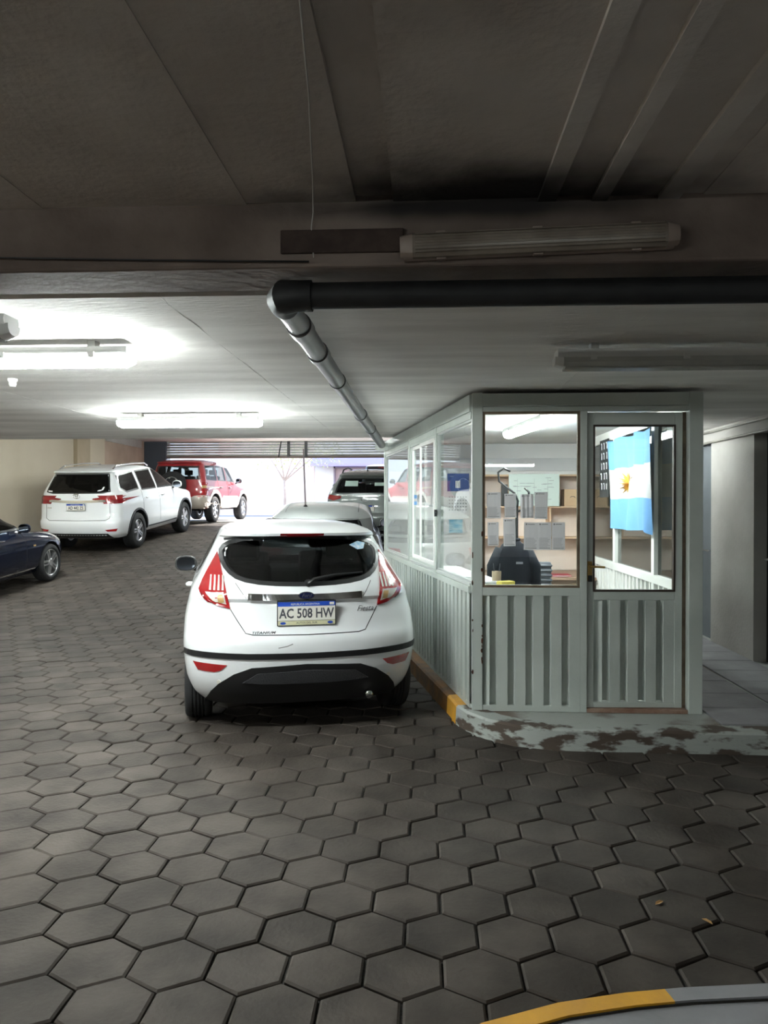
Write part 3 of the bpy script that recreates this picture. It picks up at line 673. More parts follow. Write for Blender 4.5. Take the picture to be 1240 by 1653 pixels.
# chair with ribbed back
ch = thing('office_chair', 'grey office chair with ribbed backrest in the booth', 'chair', (1.13, 7.72, .135))
mr = mat('chair_grey', (.10, .105, .12), .5)
MB().box(-.12, .12, -.03, .03, .62, .90, bev=.025).build('backrest', mr, ch, smooth=40)
for k in range(5): MB().box(-.125, .125, -.045, .0, .66+.048*k, .682+.048*k, bev=.008).build('rib', mr, ch)
MB().box(-.21, .21, .06, .48, .42, .48, bev=.02).build('seat', mr, ch); MB().tube([(0, .25, .05), (0, .25, .43)], .03, 10).build('column', M_BLACK, ch)
MB().tube([(0, .02, .80), (0, .03, .50), (0, .12, .44)], .016, 8).build('back_support', M_BLACK, ch)
for k in range(5):
    a = k*1.2566; MB().tube([(0, .25, .09), (.27*math.cos(a), .25+.27*math.sin(a), .05)], .018, 8).build('foot', M_BLACK, ch)
    MB().lathe([(0, -.02), (.026, -.02), (.028, 0), (.026, .02), (0, .02)], 10, axis='X').build('castor', M_BLACK, ch, loc=(.28*math.cos(a), .25+.28*math.sin(a), .028))
# dark jacket on a coat stand with hook
cs = thing('coat_stand', 'dark coat stand with curved hooks behind the booth window', 'coat stand', (.83, 7.05, .135))
MB().tube([(0, 0, .03), (0, 0, 1.45)], .013, 10).build('pole', M_BLACK, cs); MB().lathe([(0, 0), (.17, 0), (.17, .02), (.03, .04), (0, .04)], 20).build('base', M_BLACK, cs, smooth=40)
for sgn, dx in ((1, .12), (-1, .12)):
    pts = [(0, 0, 1.40), (sgn*.05, 0, 1.42), (sgn*.10, 0, 1.50), (sgn*.11, 0, 1.58), (sgn*.07, 0, 1.62)]
    if sgn < 0: pts = [(0, 0, 1.42), (.01, 0, 1.50), (-.02, 0, 1.57), (-.10, 0, 1.63), (-.16, 0, 1.68), (-.17, 0, 1.76), (-.12, 0, 1.80), (-.06, 0, 1.77)]
    MB().tube(pts, .010, 8).build('hook', M_BLACK, cs, smooth=True)
jk = thing('jacket', 'dark navy jacket hanging on the coat stand in the booth', 'jacket', (.80, 7.05, .74))
vs = []; fs = []; prof = [(0, .17, .10), (.15, .18, .11), (.30, .17, .11), (.42, .15, .10), (.50, .10, .08), (.545, .045, .05)]
n = 20
for z, a, b in prof:
    for k in range(n):
        t = 2*math.pi*k/n; rip = 1+.06*math.sin(5*t+z*9)+.04*math.sin(9*t)
        vs.append((a*rip*math.cos(t), b*rip*math.sin(t), z))
for i in range(len(prof)-1):
    for k in range(n): fs.append((i*n+k, i*n+(k+1) % n, (i+1)*n+(k+1) % n, (i+1)*n+k))
fs.append(tuple(range(n)))
M_JK = mat('navy_cloth', (.003, .0045, .010), .9, col2=(.005, .007, .013), scale=8)
MB().add(vs, fs).build('body', M_JK, jk, smooth=True)
for sgn in (-1, 1): MB().tube([(sgn*.12, 0, .46), (sgn*.19, -.02, .30), (sgn*.20, -.03, .05)], [.05, .055, .045], 10).build('sleeve', M_JK, jk, smooth=True)
MB().tube([(.05*math.cos(t), .05*math.sin(t), .545) for t in [k*.63 for k in range(10)]], .015, 8).build('collar', M_JK, jk, smooth=True)
MB().box(.01, .07, -.125, -.119, .33, .35).build('chest_print', M_INK2, jk)
sp = thing('speaker', 'slim black speaker on the middle shelf', 'speaker', (.915, 9.29, 1.587))
MB().box(0, .07, 0, .12, 0, .26, bev=.006).build('cabinet', M_BLACK, sp); MB().lathe([(0, 0), (.025, .004), (.028, 0)], 16, M=Matrix(((1, 0, 0, .035), (0, 0, -1, 0), (0, 1, 0, .09), (0, 0, 0, 1)))).build('cone', M_DARK, sp)
ct = thing('counter', 'narrow white counter under the booth side window', 'counter', (.42, 5.6, .13))
CM, _ = fm(.33, 5.5, -.52, 9.75)
q = MB().box(.12, 2.2, -.42, -.07, .83, .86, M=CM, bev=.004); q.v = [(a-.42, b-5.6, c) for a, b, c in q.v]; q.build('counter_top', M_BOOTH_W, ct)
for s_ in (.2, 2.1):
    q = MB().box(s_, s_+.03, -.40, -.10, 0, .83, M=CM); q.v = [(a-.42, b-5.6, c) for a, b, c in q.v]; q.build('bracket_panel', M_BOOTH_W, ct)
for k, (s_, y_, rz, lab) in enumerate(((.55, -.25, .3, 'loose white papers near the end of the booth counter'), (.95, -.22, -.2, 'loose white papers in the middle of the booth counter'))):
    p = CM @ Vector((s_, y_, 0)); t = thing('paper_stack', lab, 'papers', (p.x, p.y, .992), rz, 'paper stacks on the booth counter')
    for a in range(4): MB().box(-.105, .105, -.148, .148, a*.004, a*.004+.0038).build('sheet', M_PAPER, t, rot=(0, 0, random.gauss(0, .15)))
p = CM @ Vector((.50, -.33, 0)); t = thing('pen_holder', 'small pen pot with yellow sponge on the booth counter', 'pen pot', (p.x, p.y, .991))
MB().lathe([(0, 0), (.035, 0), (.037, .09), (.033, .09), (.032, .004), (0, .004)], 16).build('pot', mat('tan_pot', (.42, .32, .22), .6), t, smooth=40)
for a in (-.01, .012): MB().tube([(a, 0, .01), (a*2.4, .01, .15)], .004, 6).build('pen', M_INK, t)
p = CM @ Vector((.26, -.33, 0)); o = MB().box(-.06, .06, -.04, .04, 0, .035, bev=.008).build('sponge', mat('yellow_sponge', (.75, .60, .12), .9, bump=.6, bscale=80), loc=(p.x, p.y, .992), rot=(0, 0, .5)); tag(o, 'yellow sponge lying on the booth counter', 'sponge')
stk = thing('window_sticker', 'blue and white sticker on the sliding booth window', 'sticker')
for a, b, m_ in ((1.665, 1.70, 'flag_blue'), (1.635, 1.665, 'flag_white'), (1.60, 1.635, 'flag_blue')):
    MB().box(s2-.28, s2-.13, -.0285, -.0275, a, b, M=LM).build('band', MATS[m_], stk)
stk.location = (0, 0, 0)
# ------------------------------------------------------------------ cars
def pchip(tab, z, c):
    n = len(tab)
    if z <= tab[0][0]: return tab[0][c]
    if z >= tab[-1][0]: return tab[-1][c]
    for i in range(n-1):
        if tab[i][0] <= z <= tab[i+1][0]: break
    def dl(k): return (tab[k+1][c]-tab[k][c])/(tab[k+1][0]-tab[k][0])
    def sl(k):
        if k == 0: return dl(0)
        if k == n-1: return dl(n-2)
        a, b = dl(k-1), dl(k)
        return 0 if a*b <= 0 else 2*a*b/(a+b)
    h = tab[i+1][0]-tab[i][0]; t = (z-tab[i][0])/h
    return (2*t**3-3*t*t+1)*tab[i][c] + (t**3-2*t*t+t)*h*sl(i) + (-2*t**3+3*t*t)*tab[i+1][c] + (t**3-t*t)*h*sl(i+1)
def ring(yr, yf, w, er, ef, n, nf, K=12, NS=10, barrel=.02, taper=0.0):
    # right half from rear centre round to front centre, then mirrored
    L = yf-yr; er = min(er, L*.45); ef = min(ef, L*.45)
    pts = []
    for k in range(K+1):
        t = math.pi/2*k/K; pts.append((w*math.sin(t)**(2/n), yr+er*(1-math.cos(t)**(2/n)) if k < K else yr+er))
    y0, y1 = yr+er, yf-ef
    for k in range(1, NS): pts.append((w, y0+(y1-y0)*k/NS))
    for k in range(K+1):
        t = math.pi/2*(1-k/K); pts.append((w*math.sin(t)**(2/nf) if k < K else 0.0, yf-ef*(1-math.cos(t)**(2/nf)) if k else yf-ef))
    ym = (yr+yf)/2
    pts = [(x*(1-barrel*((y-ym)/(L/2))**2 - taper*max(0, (y-ym)/(L/2))**2), y) for x, y in pts]
    return pts + [(-x, y) for x, y in reversed(pts[1:-1])]
def loft(tab, zs, inset=0.0, ymax=None, ymin=None):
    # tab rows: z, y_rear, y_front, half_width, end_rear, end_front, n_rear, n_front
    vs = []; fs = []; N = None
    for z in zs:
        yr, yf, w, er, ef, n, nf = [pchip(tab, z, c) for c in range(1, 8)]
        yr += inset; yf -= inset; w -= inset
        if ymax: yf = min(yf, ymax)
        if ymin: yr = max(yr, ymin)
        rg = ring(yr, yf, w, er, ef, n, nf); N = len(rg)
        vs += [(x, y, z) for x, y in rg]
    m = len(zs)
    for i in range(m-1):
        for k in range(N): fs.append((i*N+k, i*N+(k+1) % N, (i+1)*N+(k+1) % N, (i+1)*N+k))
    for i, rev in ((0, True), (m-1, False)):
        c = len(vs); xs_ = [vs[i*N+k] for k in range(N)]
        vs.append((0, sum(p[1] for p in xs_)/N, xs_[0][2]))
        for k in range(N): fs.append((i*N+(k+1) % N, i*N+k, c) if rev else (i*N+k, i*N+(k+1) % N, c))
    return vs, fs
def zrows(tab, step=.035):
    zs = []
    for a, b in zip(tab, tab[1:]):
        n = max(1, round((b[0]-a[0])/step)); zs += [a[0]+(b[0]-a[0])*i/n for i in range(n)]
    return zs+[tab[-1][0]]
def dens(poly, step, closed=True):
    out = []; n = len(poly)
    for i in range(n if closed else n-1):
        a = Vector(poly[i]); b = Vector(poly[(i+1) % n]); k = max(1, int((b-a).length/step+.5))
        out += [a+(b-a)*j/k for j in range(k)]
    if not closed: out.append(Vector(poly[-1]))
    return out
def smooth_poly(poly, it=2):
    for _ in range(it):
        out = []
        for i in range(len(poly)):
            a = Vector(poly[i]); b = Vector(poly[(i+1) % len(poly)]); out += [tuple(a*.75+b*.25), tuple(a*.25+b*.75)]
        poly = out
    return poly
AX = {'rear': (lambda a, b: (Vector((a, -3, b)), Vector((0, 1, 0)))), 'front': (lambda a, b: (Vector((a, 9, b)), Vector((0, -1, 0)))),
      'right': (lambda a, b: (Vector((3, a, b)), Vector((-1, 0, 0)))), 'left': (lambda a, b: (Vector((-3, a, b)), Vector((1, 0, 0)))),
      'top': (lambda a, b: (Vector((a, b, 4)), Vector((0, 0, -1))))}
class Car:
    def __init__(s, name, label, tab, paint, loc_rear, heading, axles, r, track, floor_fn=fz, tw=.20, seats=True):
        s.tab = tab; s.paint = paint; s.axles = axles; s.r = r; s.track = track
        c, q = math.cos(heading), math.sin(heading)
        ya = [loc_rear[1]+c*a for a in axles]; za = [floor_fn(y) for y in ya]
        pitch = math.atan2(za[1]-za[0], axles[1]-axles[0]); z0 = za[0]-math.tan(pitch)*axles[0]
        s.e = thing(name, label, 'car', (loc_rear[0], loc_rear[1], z0)); s.e.rotation_euler = Matrix.Rotation(heading, 3, 'Z').__matmul__(Matrix.Rotation(pitch, 3, 'X')).to_euler()
        s.zs = zrows(tab); vs, fs = loft(tab, s.zs)
        s.raw = bpy.data.meshes.new('raw'); s.raw.from_pydata(vs, [], fs); fix(s.raw)
        s.bvh = BVHTree.FromPolygons([v.co[:] for v in s.raw.vertices], [p.vertices[:] for p in s.raw.polygons])
        s.cuts = []; s.body = None; s.tw = tw
    def hit(s, ax, a, b, off=0.0):
        o, d = AX[ax](a, b); h = s.bvh.ray_cast(o, d)
        if h[0] is None: return None
        nn = h[1]
        if nn.dot(d) > 0: nn = -nn
        return h[0]+nn*off
    def body_mesh(s, cav, windows, arch=.055, inner=None, arch_in=.27, paint_bottom=None):
        me = s.raw.copy(); me.materials.append(s.paint)
        zf, zr, ymin, ymax = cav
        zs = [zf+(zr-zf)*i/24 for i in range(25)]
        vs, fs = loft(s.tab, zs, inset=.055, ymin=ymin, ymax=ymax)
        c = bpy.data.meshes.new('cav'); c.from_pydata(vs, [], fs); fix(c); c.materials.append(inner or M_DARK)
        me = boolean(me, c, None)
        for grp in (('right', 'left'), ('rear', 'front')):
          q = MB()
          for ax, poly in windows:
            if ax not in grp: continue
            n = len(poly)
            if ax in ('right', 'left'):
                x0, x1 = (.25, 2) if ax == 'right' else (-2, -.25)
                q.add([(x0, a, b) for a, b in poly]+[(x1, a, b) for a, b in poly], [tuple(range(n)), tuple(reversed(range(n, 2*n)))]+[(i, (i+1) % n, n+(i+1) % n, n+i) for i in range(n)])
            else:
                y0, y1 = (-.5, (ymin or 0)+.9) if ax == 'rear' else (ymax-.9, 6)
                q.add([(a, y0, b) for a, b in poly]+[(a, y1, b) for a, b in poly], [tuple(range(n)), tuple(reversed(range(n, 2*n)))]+[(i, (i+1) % n, n+(i+1) % n, n+i) for i in range(n)])
          if q.v:
            c = bpy.data.meshes.new('win'); c.from_pydata(q.v, [], q.f); fix(c); c.materials.append(M_BLACK); me = boolean(me, c, None)
        q = MB()
        for y in s.axles:
            for sg in (-1, 1):
                n = 36; rr = s.r+arch; wmax = 1.3; x0, x1 = (s.track-arch_in+.12, wmax) if sg > 0 else (-wmax, -(s.track-arch_in+.12))
                pl = [(y+rr*math.cos(2*math.pi*k/n), s.r+rr*math.sin(2*math.pi*k/n)) for k in range(n)]
                q.add([(x0, a, b) for a, b in pl]+[(x1, a, b) for a, b in pl], [tuple(range(n)), tuple(reversed(range(n, 2*n)))]+[(i, (i+1) % n, n+(i+1) % n, n+i) for i in range(n)])
        c = bpy.data.meshes.new('arch'); c.from_pydata(q.v, [], q.f); fix(c); c.materials.append(M_BLACK); me = boolean(me, c, None)
        for p in me.polygons: p.use_smooth = True
        me.set_sharp_from_angle(angle=R(38))
        s.body = link('body', me, s.e)
        return s.body
    def patch(s, name, m, ax, poly, off=.004, step=.03, parent=None, label=None, skirt=.006):
        P = dens(poly, step); n = len(P)
        xs_ = [p.x for p in P]; ys_ = [p.y for p in P]; pl = [(p.x, p.y) for p in P]
        pts = list(P)
        a = min(xs_)+step/2
        while a < max(xs_):
            b = min(ys_)+step/2
            while b < max(ys_):
                if inside((a, b), pl) and min((p-Vector((a, b))).length for p in P) > step*.45: pts.append(Vector((a, b)))
                b += step
            a += step
        r = delaunay_2d_cdt(pts, [], [list(range(n))], 1, 1e-5)
        v3 = [s.hit(ax, p.x, p.y, off) for p in r[0]]; vb = [s.hit(ax, p.x, p.y, -skirt) for p in r[0]]
        fs = [f for f in r[2] if all(v3[i] is not None for i in f)]
        cnt = {}
        for f in fs:
            for i in range(3):
                e = (f[i], f[(i+1) % 3]); cnt[tuple(sorted(e))] = cnt.get(tuple(sorted(e)), 0)+1
        N = len(v3)
        vv = [tuple(p) if p is not None else (0, 0, 0) for p in v3]+[tuple(p) if p is not None else (0, 0, 0) for p in vb]
        fs = [tuple(f) for f in fs]+[(a_, b_, b_+N, a_+N) for (a_, b_), c_ in cnt.items() if c_ == 1]
        q = MB(); q.v = vv; q.f = fs; q.m = [0]*len(fs)
        me = bpy.data.meshes.new(name); me.from_pydata(vv, [], fs); me.materials.append(m)
        bm = bmesh.new(); bm.from_mesh(me); bmesh.ops.delete(bm, geom=[v for v in bm.verts if not v.link_faces], context='VERTS')
        bmesh.ops.recalc_face_normals(bm, faces=bm.faces[:]); bm.to_mesh(me); bm.free()
        for p in me.polygons: p.use_smooth = True
        me.set_sharp_from_angle(angle=R(40))
        o = link(name, me, parent or s.e)
        if label: o['label'] = label
        return o
    def ribbon(s, name, m, ax, line, w, off=.002, step=.025, parent=None, closed=False, th=.004, smoothit=0):
        P = dens(line, step, closed); n = len(P); vs = []; fs = []
        for i, p in enumerate(P):
            a = P[(i-1) % n] if (closed or i) else P[0]; b = P[(i+1) % n] if (closed or i < n-1) else P[-1]
            d = (b-a).normalized(); nn = Vector((-d.y, d.x))*w/2
            for q_, o_ in ((p+nn, off), (p-nn, off), (p-nn, -th), (p+nn, -th)):
                h = s.hit(ax, q_.x, q_.y, o_); vs.append(tuple(h) if h is not None else None)
        for i in range(n if closed else n-1):
            j = (i+1) % n
            for k in range(4):
                f = (i*4+k, j*4+k, j*4+(k+1) % 4, i*4+(k+1) % 4)
                if all(vs[x] is not None for x in f): fs.append(f)
        vs = [v or (0, 0, 0) for v in vs]
        me = bpy.data.meshes.new(name); me.from_pydata(vs, [], fs); me.materials.append(m)
        bm = bmesh.new(); bm.from_mesh(me); bmesh.ops.delete(bm, geom=[v for v in bm.verts if not v.link_faces], context='VERTS')
        bmesh.ops.recalc_face_normals(bm, faces=bm.faces[:]); bm.to_mesh(me); bm.free()
        return link(name, me, parent or s.e)
    def window(s, name, ax, poly, m, seal=.022, step=.04):
        o = s.patch(name, m, ax, poly, off=.001, step=step, skirt=.001)
        s.ribbon('window_seal', M_BLACK, ax, poly, seal, off=.003, parent=o, closed=True)
        return o
    def wheels(s, style, only=None, rimr=.72):
        key = (style, s.r, s.tw)
        ty, rm, hb = wheel_meshes(style, s.r, s.tw, rimr)
        for y in s.axles:
            for sg in (-1, 1):
                t = link('tyre', ty, s.e, (sg*s.track, y, s.r), (0, 0, 0 if sg > 0 else math.pi)); a = link('rim', rm, t); link('hub_cap', hb, a)
    def plate(s, x, z, w, h, textstr, ax='rear', y=None, bottom=None, tilt=0):
        p = s.hit('rear', x, z); y = (p.y if p else 0)-.012 if y is None else y
        o = MB().box(-w/2-.006, w/2+.006, -.002, .010, -h/2-(.035 if bottom else .006), h/2+.008, bev=.003).build('licence_plate', M_BLACK, s.e, loc=(x, y, z), rot=(tilt, 0, 0))
        MB().box(-w/2, w/2, -.004, -.001, -h/2, h*.5).build('plate_face', M_PLATE, o)
        MB().box(-w/2, w/2, -.0055, -.003, h*.27, h*.5).build('blue_band', M_BLUE, o)
        MB().box(w*.40, w*.48, -.0065, -.005, h*.32, h*.46).build('flag_print', M_PLATE, o)
        text('REPUBLICA ARGENTINA', h*.15, M_PLATE, o, (-.01, -.0058, h*.37), (R(90), 0, 0), ex=.0004, sx=w/.40*.95)
        text(textstr, h*.72, M_INK, o, (0, -.0045, -h*.14), (R(90), 0, 0), ex=.0006, sx=w/.40*.78, spacing=1.0, bold=.022)
        if bottom:
            MB().box(-w/2, w/2, -.0045, -.001, -h/2-.031, -h/2-.003).build('frame_strip', mat('cream_strip', (.70, .66, .42), .5), o)
            text(bottom, .020, M_INK, o, (0, -.005, -h/2-.017), (R(90), 0, 0), ex=.0004)
            for q in (-1, 1): MB().prism([(.020*math.cos(k*.4), .009*math.sin(k*.4)) for k in range(16)], -.001, .001, M=Matrix(((1, 0, 0, q*(w/2-.035)), (0, 0, -1, -.0052), (0, 1, 0, -h/2-.017), (0, 0, 0, 1)))).build('oval_logo', M_BLUE, o)
        return o
    def mirror(s, y, x, z, m, size=(.11, .075)):
        for sg in (-1, 1):
            a, b = size; n = 16; vs = []; fs = []
            prof = [(-.01, .92), (.02, 1.0), (.06, .85), (.09, .45)]
            for dy, k_ in prof:
                for k in range(n):
                    t = 2*math.pi*k/n; c_, s_ = math.cos(t), math.sin(t)
                    vs.append((sg*x+sg*a*k_*abs(c_)**.75*(1 if c_ > 0 else -1), y+dy, z+b*k_*abs(s_)**.8*(1 if s_ > 0 else -1)))
            for i in range(3):
                for k in range(n): fs.append((i*n+k, i*n+(k+1) % n, (i+1)*n+(k+1) % n, (i+1)*n+k))
            fs += [tuple(range(n)), tuple(range(3*n, 4*n))]
            o = MB().add(vs, fs).build('side_mirror', m, s.e, smooth=50)
            MB().tube([(sg*(x-a*.5), y+.04, z-b*.5), (sg*(x-a*1.3), y+.06, z-b*1.1)], .022, 8).build('stalk', M_BLACK, o, smooth=True)
            g = [(sg*x+sg*a*.82*abs(math.cos(2*math.pi*k/n))**.75*(1 if math.cos(2*math.pi*k/n) > 0 else -1), y-.012, z+b*.82*abs(math.sin(2*math.pi*k/n))**.8*(1 if math.sin(2*math.pi*k/n) > 0 else -1)) for k in range(n)]
            MB().add(g+[(p[0], p[1]+.004, p[2]) for p in g], [tuple(range(n)), tuple(range(n, 2*n))]+[(k, (k+1) % n, n+(k+1) % n, n+k) for k in range(n)]).build('mirror_glass', mat('mirror_glass', (.32, .36, .42), .06, metal=1), o)
    def handle(s, y, z, m, ln=.17):
        for sg, ax in ((1, 'right'), (-1, 'left')):
            p = s.hit(ax, y, z)
            if p is None: continue
            x = p.x
            MB().tube([(x-sg*.005, y-ln/2, z), (x+sg*.032, y-ln/2+.02, z), (x+sg*.036, y, z), (x+sg*.032, y+ln/2-.02, z), (x-sg*.005, y+ln/2, z)], [.010, .014, .015, .014, .010], 8).build('door_handle', m, s.e, smooth=True)
    def seat_row(s, y, zb, xs, h=.52, w=.22):
        for x in xs:
            o = MB().box(x-w, x+w, y, y+.13, zb, zb+h, bev=.04).build('seat_back', M_DARK, s.e)
            MB().box(x-.13, x+.13, y+.01, y+.10, zb+h+.03, zb+h+.19, bev=.03).build('headrest', M_DARK, o)
    def underbody(s, z0, z1, y0, y1, w):
        MB().box(-w, w, y0, y1, z0, z1, bev=.03).build('underbody', M_BLACK, s.e)
        for y in s.axles: MB().tube([(-s.track+.05, y, s.r), (s.track-.05, y, s.r)], .035, 10).build('axle', M_BLACK, s.e)
WM = {}
def wheel_meshes(style, r, tw, rimr):
    key = (style, r, tw, rimr)
    if key in WM: return WM[key]
    rr = r*rimr; h = tw/2
    prof = [(rr, -h*.86), (rr+.02, -h), (r*.90, -h*.98), (r*.965, -h*.86), (r, -h*.62)]
    for k in range(4):
        x = -h*.62+h*1.24*(k+1)/5; prof += [(r, x-.008), (r-.008, x-.004), (r-.008, x+.004), (r, x+.008)]
    prof += [(r, h*.62), (r*.965, h*.86), (r*.90, h*.98), (rr+.02, h), (rr, h*.86), (rr, -h*.86)]
    def tomesh(q, nm, m, sm=35):
        o = q.build(nm, m, None, smooth=sm); me = o.data; bpy.data.objects.remove(o); return me
    ty = tomesh(MB().lathe(prof, 40, axis='X'), 'tyre', M_RUBBER)
    q = MB().lathe([(rr, -h*.8), (rr, h*.82), (rr-.012, h*.88), (rr-.022, h*.80), (rr-.026, h*.1), (rr-.03, -h*.8), (rr, -h*.8)], 36, axis='X')
    q.lathe([(0, h*.05), (rr-.03, h*.05), (rr-.03, h*.02), (0, h*.02)], 24, axis='X', mi=1)
    ns = 5 if style in ('five', 'split') else 6
    for k in range(ns):
        a = 2*math.pi*k/ns+.3
        offs = (-.13, .13) if style == 'split' else (0,)
        for da in offs:
            M = Matrix.Rotation(a, 4, 'X')
            w0, w1 = (.045, .032) if style != 'split' else (.022, .020)
            y1 = (rr-.015)*math.sin(da); z1 = (rr-.015)*math.cos(da); y0 = da*.18
            vs = [(h*.30, y0-w0, .04), (h*.30, y0+w0, .04), (h*.80, y0-w0*.8, .04), (h*.80, y0+w0*.8, .04), (h*.30, y1-w1, z1), (h*.30, y1+w1, z1), (h*.84, y1-w1*.8, z1), (h*.84, y1+w1*.8, z1)]
            q.add(vs, [(0, 1, 3, 2), (4, 6, 7, 5), (0, 4, 5, 1), (2, 3, 7, 6), (0, 2, 6, 4), (1, 5, 7, 3)], 0, M)
    rm = tomesh(q, 'rim', [M_ALLOY, M_BLACK])
    hb = tomesh(MB().lathe([(.07, h*.3), (.07, h*.80), (.055, h*.9), (.03, h*.86), (0, h*.87)], 20, axis='X'), 'hub_cap', M_ALLOY)
    WM[key] = (ty, rm, hb); return WM[key]
mir = lambda pl: [(-a, b) for a, b in reversed(pl)]
def paint(name, c, metal=0.0, rough=.3): return mat(name, c, rough, metal=metal, coat=.8, spec=.5)
P_WHITE = paint('white_paint', (.80, .81, .82)); P_SILVER = paint('silver_paint', (.36, .385, .375), .35, .32); P_GREY = paint('grey_green_paint', (.17, .19, .182), .3, .35)
P_RED = paint('red_paint', (.34, .025, .03)); P_NAVY = mat('navy_paint', (.006, .009, .02), .12, coat=.3, spec=.35); P_DARKG = paint('graphite_paint', (.03, .03, .033), .3)
P_CHAMP = paint('champagne_paint', (.55, .49, .42), .3, .35)

# ---- white hatchback in front
H = Car('hatchback', 'white hatchback seen from behind in the aisle beside the booth',
  [ # z, yr, yf, w, er, ef, n, nf
   (.20, .16, 3.75, .74, .42, .60, 2.6, 2.4), (.27, .10, 3.84, .80, .42, .65, 2.6, 2.4), (.40, .035, 3.93, .84, .42, .70, 2.6, 2.4), (.52, .008, 3.97, .855, .42, .72, 2.6, 2.4),
   (.60, .0, 3.965, .86, .42, .72, 2.6, 2.4), (.675, .008, 3.93, .858, .42, .75, 2.6, 2.4), (.70, .030, 3.91, .857, .41, .75, 2.6, 2.4), (.78, .068, 3.84, .852, .40, .75, 2.6, 2.3),
   (.92, .100, 3.55, .825, .42, .80, 2.6, 2.3), (.945, .082, 3.42, .818, .42, .80, 2.6, 2.3), (.985, .095, 3.20, .805, .42, .75, 2.6, 2.3), (1.03, .125, 2.98, .780, .42, .60, 2.6, 2.4),
   (1.06, .155, 2.90, .762, .42, .55, 2.6, 2.5), (1.20, .275, 2.60, .692, .40, .45, 2.6, 2.6), (1.33, .385, 2.33, .622, .38, .40, 2.6, 2.7), (1.362, .405, 2.26, .604, .36, .40, 2.7, 2.7),
   (1.372, .335, 2.24, .598, .36, .40, 2.7, 2.7), (1.392, .325, 2.19, .585, .36, .40, 2.7, 2.7), (1.415, .38, 2.10, .560, .38, .5, 2.6, 2.6), (1.445, .58, 1.95, .505, .45, .5, 2.5, 2.5), (1.465, .85, 1.75, .40, .45, .45, 2.4, 2.4), (1.474, 1.1, 1.5, .22, .2, .2, 2.2, 2.2)],
  P_WHITE, (-.815, 5.27), R(15.4), (.70, 3.19), .308, .745, tw=.20)
rw = smooth_poly([(-.585, 1.285), (-.50, 1.335), (-.30, 1.358), (0, 1.362), (.30, 1.358), (.50, 1.335), (.585, 1.285), (.585, 1.215), (.545, 1.135), (.46, 1.075), (.28, 1.045), (0, 1.036), (-.28, 1.045), (-.46, 1.075), (-.545, 1.135), (-.585, 1.215)], 1)
sw1 = smooth_poly([(.78, 1.20), (.86, 1.30), (1.02, 1.355), (1.58, 1.40), (1.58, 1.02), (1.10, 1.06)], 1)
sw2 = [(1.66, 1.02), (1.66, 1.40), (2.02, 1.375), (2.35, 1.24), (2.62, 1.06), (2.60, 1.0)]
ws = [(-.66, 1.06), (.66, 1.06), (.53, 1.36), (-.53, 1.36)]
shr = lambda pl, k=.94: [(sum(p[0] for p in pl)/len(pl)+(a-sum(p[0] for p in pl)/len(pl))*k, sum(p[1] for p in pl)/len(pl)+(b-sum(p[1] for p in pl)/len(pl))*k) for a, b in pl]
H.body_mesh((.72, 1.405, .05, 2.95), [('rear', shr(rw)), ('front', ws), ('right', shr(sw1)), ('left', shr(sw1)), ('right', shr(sw2)), ('left', shr(sw2))], arch=.035)
H.window('rear_window', 'rear', rw, M_TINTD, .028)
H.window('windscreen', 'front', ws, M_CLEARC)
for ax in ('left', 'right'):
    H.window('side_window', ax, sw1, M_TINT); H.window('side_window', ax, sw2, M_TINT)
H.seat_row(.95, .62, (-.40, .40), .50); H.seat_row(1.85, .62, (-.36, .36), .55)
MB().box(-.66, .66, 2.55, 2.95, .72, .98, bev=.05).build('dashboard', M_DARK, H.e)
MB().lathe([(.17, -.012), (.185, 0), (.17, .012), (.155, 0), (.17, -.012)], 20, M=Matrix.Translation((-.36, 2.42, .98)) @ Matrix.Rotation(R(65), 4, 'X')).build('steering_wheel', M_BLACK, H.e)
H.underbody(.20, .32, .35, 3.6, .66)
TLp = [(-.605, 1.255), (-.588, 1.19), (-.556, 1.04), (-.520, .873), (-.60, .893), (-.67, .925), (-.715, .962), (-.735, 1.005), (-.71, 1.065), (-.665, 1.15)]
for nm, f in (('left', lambda p: p), ('right', mir)):
    o = H.patch('tail_light', M_RED_L, 'rear', f(TLp), off=.008, step=.022, skirt=.01)
    H.patch('clear_lens', M_CLEAR_L, 'rear', f([(-.690, .985), (-.565, .985), (-.545, .905), (-.60, .918), (-.655, .945)]), off=.0105, step=.02, parent=o)
    H.patch('amber_lens', M_AMBER, 'rear', f([(-.610, .972), (-.572, .972), (-.555, .915), (-.600, .925)]), off=.0125, step=.02, parent=o)
    for k in range(4):
        x = -.665+k*.027; H.patch('light_bar', M_CLEAR_L, 'rear', f([(x+.012, 1.095), (x+.021, 1.095), (x+.016+.004*k/3, .998), (x+.003+.004*k/3, .998)]), off=.011, step=.02, parent=o)
    H.patch('dark_rim', M_RED_D, 'rear', f([(-.522, .887), (-.60, .907), (-.67, .939), (-.712, .975), (-.735, 1.005), (-.715, .962), (-.67, .925), (-.60, .893), (-.520, .873)]), off=.012, step=.03, parent=o)
    H.patch('rear_reflector', M_RED_L, 'rear', f([(-.775, .515), (-.545, .500), (-.585, .462), (-.63, .448), (-.74, .455)]), off=.004, step=.025)
    H.patch('parking_sensor', M_PLATE, 'rear', f([(-.60+.016*math.cos(k*.785), .375+.016*math.sin(k*.785)) for k in range(8)]), off=.004, step=.03)
